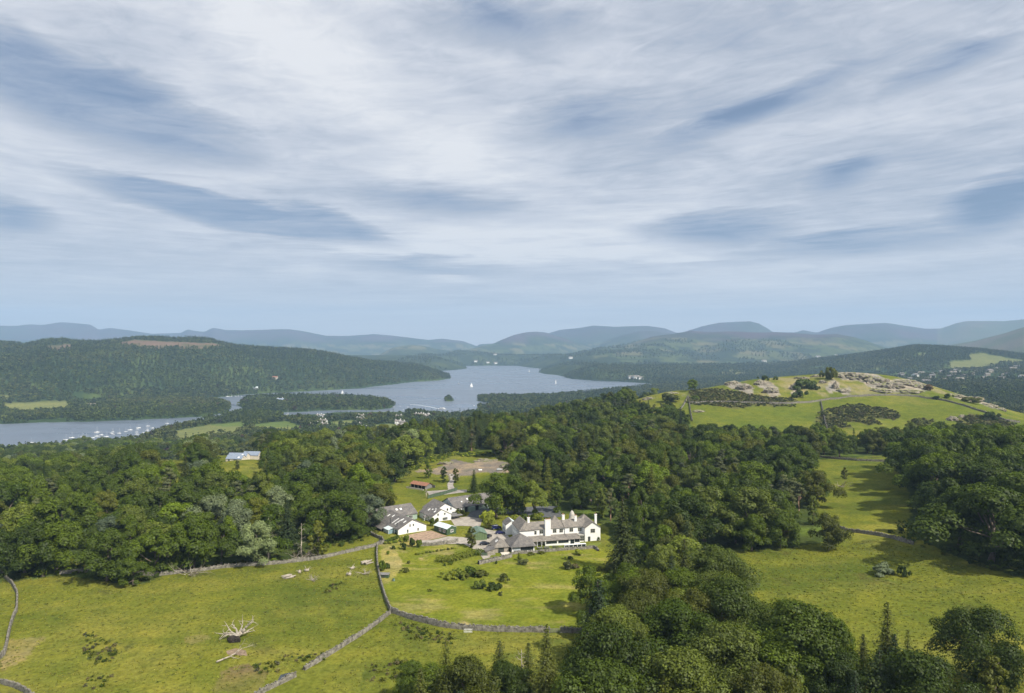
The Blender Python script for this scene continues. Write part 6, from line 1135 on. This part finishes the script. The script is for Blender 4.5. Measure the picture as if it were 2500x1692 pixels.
log_pile(896, 1376, 'logs', 'stack of pale logs near the garden wall corner', 1); log_pile(887, 1402, 'brush', 'heap of bleached branches below the log stack', 2); log_pile(852, 1404, 'stump', 'single pale log left of the branch heap', 3); log_pile(860, 1389, 'stump', 'grey stump left of the log stack', 4); log_pile(765, 1417, 'brush', 'splayed bleached branches in the middle of the log group', 5); log_pile(748, 1395, 'stump', 'stump with roots near the wall', 6); log_pile(705, 1410, 'logs', 'upended brown logs at the left of the log group', 7); log_pile(732, 1398, 'stump', 'small forked dead wood beside the stump with roots', 8)
for px_, py_, lb, s_ in ((180, 1378, 'large heap of grey brushwood at the edge of the left wood', 21), (470, 1404, 'fallen grey branches over the field wall', 22), (735, 1366, 'dead branches piled behind the field wall', 23), (770, 1361, 'brown brushwood on the field wall', 24), (2055, 1190, 'heap of cut branches at the edge of the upper field strip', 25)):
    p = gpt(px_, py_); e = empty('brushwood', (p.x, p.y + .5, p.z)); setp(e, lb, 'brushwood'); g = np.random.default_rng(s_)
    for i in range(13): m = MB(); branch(m, Vector((g.normal() * 1.6, g.normal() * .8, .2)), Vector((g.normal(), g.normal() * .5, g.uniform(.1, .7))), g.uniform(3, 6), .12, g, 1); m.build('branch', M_BARK if i % 2 else M_DEADW, e, True)
def bare_tree(px, py, h, label, seed, mat=None):
    p = gpt(px, py); e = empty('bare_tree', p); setp(e, label, 'dead tree', 'bare dead trees'); g = np.random.default_rng(seed); mat = mat or M_DEADW
    MB().bar((0, 0, -.5), (.2, 0, h * .5), .28, .2, 7).bar((.2, 0, h * .5), (.1, .1, h), .2, .05, 7).build('trunk', mat, e, True)
    for i in range(16): z_ = h * (.3 + .68 * i / 16); a_ = g.uniform(0, 6.28); m = MB(); branch(m, Vector((.15, 0, z_)), Vector((math.cos(a_), math.sin(a_), .25)), h * .16 * (1.25 - i / 20), .075, g, 1); m.build('branch', mat, e, True)
bare_tree(1272, 1722, 13, 'grey leafless conifer in the clump below the garden wall', 1); bare_tree(655, 1368, 17, 'leafless pale tree behind the grey-green tree', 2); bare_tree(85, 1262, 12, 'bare pale trunk in the left wood', 3); bare_tree(1040, 1214, 5.5, 'small bare tree at the end of the green fence', 4); bare_tree(735, 1362, 14, 'half-dead tree with bare limbs beside the field wall', 5); bare_tree(1208, 1112, 15, 'tall bare trunk behind the quarry yard', 6); bare_tree(125, 1385, 9, 'leafless branches at the edge of the broad dark tree', 7)
# ------------------------------------------------------------------ boats
M_HULL = simple('white_hull', (0.82, 0.82, 0.80), .4, .02, 1); M_SAIL = simple('white_sail', (0.85, 0.85, 0.83), .8, .03, .5); M_MAST = simple('alloy_mast', (0.7, 0.71, 0.72), .4, .02, 1); M_DECK = simple('deck', (0.62, 0.58, 0.52), .7, .05, 1); M_BLUEH = simple('navy_cover', (0.05, 0.08, 0.2), .7, .05, 1)
def hull_mesh(L, B, hgt):
    m = MB(); st = 9; rings = []
    for i in range(st):
        t = i / (st - 1); x = -L / 2 + L * t; w = B / 2 * (math.sin(math.pi * min(1, .30 + .72 * (1 - t) * .95)) ** .8 if t < .999 else .0); w = B / 2 * (1 - max(0, (t - .35) / .65) ** 2.2) * (.78 + .22 * min(1, t / .3)); sh = hgt * (1 + .25 * (t - .4) ** 2 * 4)
        rings.append([(x, -w, sh), (x, -w * .85, sh * .4), (x, -w * .3, -.25), (x, w * .3, -.25), (x, w * .85, sh * .4), (x, w, sh)])
    for r_ in rings: m.v += r_
    for i in range(st - 1):
        for j in range(5): m.f.append((i * 6 + j, i * 6 + j + 1, i * 6 + 7 + j, i * 6 + 6 + j))
        m.f.append((i * 6 + 5, i * 6, i * 6 + 6, i * 6 + 11))
    m.f.append((0, 1, 2, 3, 4, 5)); return m.mesh('hull', M_HULL, True)
HULL = hull_mesh(8.2, 2.7, .95); CAB = MB().prism([(-1.2, -.8, .85), (1.9, -.55, .95), (1.5, -.5, 1.55), (-1.1, -.7, 1.5)], (0, 1.3, 0)).mesh('cabin', M_HULL); MAST = MB().bar((.6, 0, .8), (.6, 0, 11.0), .10, .06).mesh('mast', M_MAST); BOOM = MB().bar((.6, 0, 2.0), (-3.0, 0, 2.1), .16, .12).mesh('boom', M_BLUEH); STAY = MB().bar((.6, 0, 10.6), (4.0, 0, 1.1), .025).bar((.6, 0, 10.6), (-4.0, 0, 1.0), .025).mesh('rigging', M_MAST)
def boat(x, y, rz, label, group, s=1.0, sails=False, mast=True, name='sailing_boat', cat='boat'):
    e = empty(name, (x, y, LAKE + .05), rz); e.scale = (s, s, s); setp(e, label, cat, group)
    for nm, me in (('hull', HULL), ('cabin', CAB)) + ((('mast', MAST), ('boom', BOOM), ('rigging', STAY)) if mast else ()): link(bpy.data.objects.new(nm, me), e)
    if sails: link(bpy.data.objects.new('mainsail', MAINS), e); link(bpy.data.objects.new('jib', JIB), e)
    return e
def sailm(name, a_, b_, c_, belly):
    m = MB(); n = 6; a_, b_, c_ = Vector(a_), Vector(b_), Vector(c_)
    V = []; 
    for i in range(n + 1):
        for j in range(n + 1 - i): u_ = i / n; v_ = j / n; q = a_ + (b_ - a_) * u_ + (c_ - a_) * v_; q.y += belly * math.sin(math.pi * u_) * .5 + belly * 4 * u_ * v_ * .5; V.append((i, j, q))
    ix = {(i, j): k for k, (i, j, q) in enumerate(V)}; m.v = [tuple(q) for i, j, q in V]
    for i in range(n):
        for j in range(n - i):
            m.f.append((ix[i, j], ix[i + 1, j], ix[i, j + 1]))
            if (i + 1, j + 1) in ix: m.f.append((ix[i + 1, j], ix[i + 1, j + 1], ix[i, j + 1]))
    return m.mesh(name, M_SAIL, True)
MAINS = sailm('mainsail', (.5, 0, 2.1), (-3.2, 0, 2.2), (.55, 0, 10.8), .5); JIB = sailm('jib', (3.9, 0, 1.3), (.2, .3, 1.8), (.65, 0, 9.8), .5)
BT = [(148, 403), (245, 435), (292, 384), (310, 410), (350, 420), (355, 443), (390, 460), (210, 460), (62, 434), (447, 405), (502, 325), (507, 383), (566, 360), (585, 408), (640, 388), (708, 337), (724, 352), (733, 320), (561, 445), (914, 316), (973, 293), (1068, 322), (1070, 353), (1080, 278), (1095, 262), (1170, 330), (1220, 305), (1222, 287), (1228, 238), (1297, 266), (-420, 470), (1500, 200), (820, 340)]
BT.sort(); g = np.random.default_rng(9)
WORDS = 'first second third fourth fifth sixth seventh eighth ninth tenth eleventh twelfth thirteenth fourteenth fifteenth sixteenth seventeenth eighteenth nineteenth twentieth twenty-first twenty-second twenty-third twenty-fourth twenty-fifth twenty-sixth twenty-seventh twenty-eighth twenty-ninth thirtieth thirty-first thirty-second thirty-third'.split()
for i, (cx_, cy_) in enumerate(BT): x, y = lk(150 + cx_ / 5.81, 1000 + cy_ / 5.81); boat(x, y, g.uniform(-.5, .5) + (math.pi if i % 3 == 0 else 0), 'white boat moored on the near lake arm, %s from the left' % WORDS[i], 'moored boats on the near lake', g.uniform(.75, 1.15), mast=i % 7 != 3)
for px_, py_, s_, rz, lb in ((1151, 945, 1.9, .6, 'white sailing boat with the largest sails, mid lake'), (1120, 937, 1.4, 2.2, 'smaller sailing boat left of the largest one'), (1357, 937, 1.8, 1.2, 'sailing boat near the right shore of the lake'), (836, 961, 1.3, .4, 'small sailing boat near the wooded western shore'), (1292, 908, 1.3, .9, 'tiny sailing boat far up the lake')):
    x, y = lk(px_, py_); boat(x, y, rz, lb, 'boats under sail', s_, True)
for i, (px_, py_) in enumerate(((455, 969), (470, 968), (486, 967), (520, 966), (555, 966.5), (560, 967), (566, 966), (575, 966), (582, 965.5), (590, 966), (372, 984), (385, 981), (363, 985), (440, 976))): x, y = lk(px_, py_ + 2); boat(x, y, g.uniform(0, 3), 'small boat moored under the far wooded shore, %s from the left' % ORD[i], 'boats along the far shore', 1.2, mast=i % 2 == 0)
for i, (px_, py_) in enumerate(((977, 992), (962, 994), (1003, 989), (996, 994), (1157, 990), (985, 1001), (997, 1001))): x, y = lk(px_, py_); boat(x, y, g.uniform(0, 3), 'small open boat off the tip of the wooded island, %s of seven' % ORD[i], 'small boats off the island', .8, mast=False, name='motor_boat')
for i in range(12): x, y = lk(702 + i * 8.6 + g.uniform(-2, 2), 1014 + g.uniform(-1.5, 2.0)); boat(x, y, 1.4 + g.uniform(-.3, .3), 'boat in the crowded marina, %s from the left' % ORD[i], 'boats in the marina', g.uniform(1.0, 1.5), mast=i % 3 == 0)
x, y = lk(1080, 999.5); e = empty('passenger_steamer', (x, y, LAKE), R(-28)); setp(e, 'white two-deck passenger boat trailing a wake', 'ferry'); hm = link(bpy.data.objects.new('hull', HULL), e); hm.scale = (3.0, 2.3, 2.0); MB().box(-9, 6, -2.3, 2.3, 1.8, 3.6).build('lower_deck', M_HULL, e); MB().box(-8, 4, -2.1, 2.1, 4.5, 4.7).build('awning', M_HULL, e); MB().box(-9.2, 6.4, -2.5, 2.5, 3.6, 3.8).build('upper_deck', M_DECK, e); MB().box(4, 5.6, -1.3, 1.3, 3.8, 5.6).build('wheelhouse', M_HULL, e)
for i in range(7): window(e, ('y', -2.3, -1), -8 + i * 2, 2.3, 1.2, .8, 1, 1)
for i in range(5): MB().box(-7.8 + i * 2.8, -7.65 + i * 2.8, -2.05, -1.9, 3.8, 4.5).build('post', M_HULL, e)
def wake_mat():
    m, t, o = new_mat('wake_foam'); b = t.add('ShaderNodeBsdfPrincipled', inp={'Base Color': (.32, .36, .40, 1), 'Roughness': .5}); t.link(b.outputs[0], o.inputs[0]); return m
wk = [lk(*q) for q in ((1078, 999), (1070, 997), (1050, 992.5), (1030, 989.2), (1010, 987.3), (1000, 986.8), (1010, 988.6), (1030, 990.8), (1050, 994.3), (1068, 998.5))]; m = MB(); m.quad(*[(a_, b_, LAKE + .03) for a_, b_ in wk]); o = m.build('wake', wake_mat()); setp(o, 'pale wake behind the passenger boat', kind='structure')
# ------------------------------------------------------------------ town and distant houses
def cot_parts():
    m = MB().prism([(0, 0, -3), (0, 8, -3), (0, 8, 5.2), (0, 4, 7.6), (0, 0, 5.2)], (12, 0, 0)).mesh('wall', M_WHITE); r = MB().prism([(-.4, -.5, 5.0), (-.4, 4, 7.7), (-.4, 8.5, 5.0), (-.4, 8.5, 5.25), (-.4, 4, 8.0), (-.4, -.5, 5.25)], (12.8, 0, 0)).mesh('roof', M_SLATE)
    c = MB().box(1.5, 2.5, 3.5, 4.5, 7, 9.6).box(9.5, 10.5, 3.5, 4.5, 7, 9.6).mesh('chimneys', M_WHITE); w = [MB().box(x_, x_ + 1.2, -.05, .0, z_, z_ + 1.4).mesh('window', M_GLASS) for x_ in (1.5, 5.4, 9.2) for z_ in (.8, 3.4)]; return m, r, c, w
CW, CRf, CC, CWin = cot_parts()
def cottage(px, py, s, rz, wm, rm, label, group, far=True, yy=None):
    if yy is None: p = gpt(px, py, 400, 9000)
    else: x = (px - PCX) / F * yy; p = Vector((x, yy, hz(x, yy)))
    e = empty('house', p, rz); e.scale = (s, s, s); setp(e, label, 'house', group); parts = [('wall', CW, wm), ('roof', CRf, rm), ] + ([] if far else [('chimneys', CC, None)] + [('window', w_, None) for w_ in CWin])
    for nm, me, mt in parts:
        o = link(bpy.data.objects.new(nm, me), e)
        if mt: o.material_slots[0].link = 'OBJECT'; o.material_slots[0].material = mt
cottage(862, 1061, 1.3, .1, M_WHITE, M_SLATE, 'long white house left of centre below the lakeside trees', 'houses by the lake', False); cottage(878, 1056, 1.0, .2, M_WHITE, M_SLATE, 'smaller white house behind the long white one', 'houses by the lake', False)
cottage(983, 1044, .9, .4, M_WHITE, M_SLATE_D, 'small white house in the trees right of the lakeside field', 'houses by the lake', False); cottage(998, 1043, .9, 0, M_WHITE, M_SLATE, 'small white house beside the previous lakeside one', 'houses by the lake', False)
for i, (a_, b_) in enumerate(((771, 1021), (780, 1020), (789, 1020), (797, 1019))): cottage(a_, b_ + 3, 1.1, .1, M_WHITE, M_SLATE_B, 'white boathouse at the marina, %s from the left' % ORD[i], 'marina boathouses', False)
for i, (a_, b_) in enumerate(((1012, 1017), (1020, 1019), (1034, 1020), (1041, 1021))): cottage(a_, b_ + 4, 1.5, .3 * i, M_CREAM if i % 2 else M_WHITE, M_SLATE, 'pale pier building below the passenger boat, %s from the left' % ORD[i], 'pier buildings', False)
g = np.random.default_rng(31); QS = sorted((770 + (i * 97.3) % 290, 1600 - (i * 53) % 260) for i in range(20))
for i, (a_, yv) in enumerate(QS): cottage(a_, 0, g.uniform(.9, 1.35), g.uniform(-.4, .6), [M_WHITE, M_CREAM, M_WHITE, M_STONE][i % 4], [M_SLATE, M_SLATE_D][i % 2], 'pale town house among the lakeside trees, %s from the left' % ORD[i], 'houses of the lakeside town', False, yv)
cottage(118, 1085, 1.6, .3, M_CREAM, M_SLATE, 'stone villa among trees near the left lake arm', None, False, 1120); cottage(755, 1046, 1.2, .2, M_WHITE, M_SLATE, 'white house right of the green lakeside field', 'houses by the lake', False); cottage(100, 1135, .9, .1, M_WHITE, M_SLATE_D, 'small pale house glimpsed in the left wood', None, False)
cottage(675, 985, 1.7, .2, M_SAGE, M_SLATE_B, 'grey-roofed boat shed on the wooded island', None, False, 2080); cottage(212, 996, 1.6, .2, M_CREAM, M_SLATE, 'house among trees on the far shore at left', None); cottage(665, 957, 1.6, .1, M_CREAM, M_RUST, 'cream house on the western shore', None, True, 2800); cottage(618, 961, 1.4, .1, M_WHITE, M_TINW, 'small white house left of the cream one on the western shore', None, True, 2650)
cottage(2010, 900, 2.6, .2, M_WHITE, M_TINW, 'large white building in trees beyond the rocky hill', None, True, 2900); cottage(2014, 896, 2.2, .1, M_WHITE, M_TINW, 'white wing behind the large white building beyond the hill', None, True, 3050)
g = np.random.default_rng(77); n_ = 0
PXS = sorted(2165 + (i * 137.5) % 335 for i in range(33))
for i in range(33):
    px_ = PXS[i]; yv = 2080 + (i * 161) % 720; cottage(px_, 0, g.uniform(1.2, 1.9), g.uniform(-.5, .5), [M_STONE, M_CREAM, M_WHITE, M_CREAM, M_STONE][i % 5], [M_SLATE, M_SLATE_D][i % 2], 'small house of the distant town beyond the hill, %s from the left' % WORDS[i], 'houses of the distant town', True, yv)
for i, (px_, yv) in enumerate(((1188, 6500), (1206, 6480), (1158, 6500), (1390, 5600), (1205, 7000), (1536, 3500), (1548, 3480), (1560, 3450), (1862, 5200), (1995, 5600), (2020, 5500), (2040, 5650), (1960, 5300), (2060, 5400))): cottage(px_, 0, g.uniform(1.8, 2.8), .2, M_WHITE, M_SLATE, 'tiny white house far up the valley, %s listed from the lake head' % ORD[i], 'tiny far houses', True, yv)
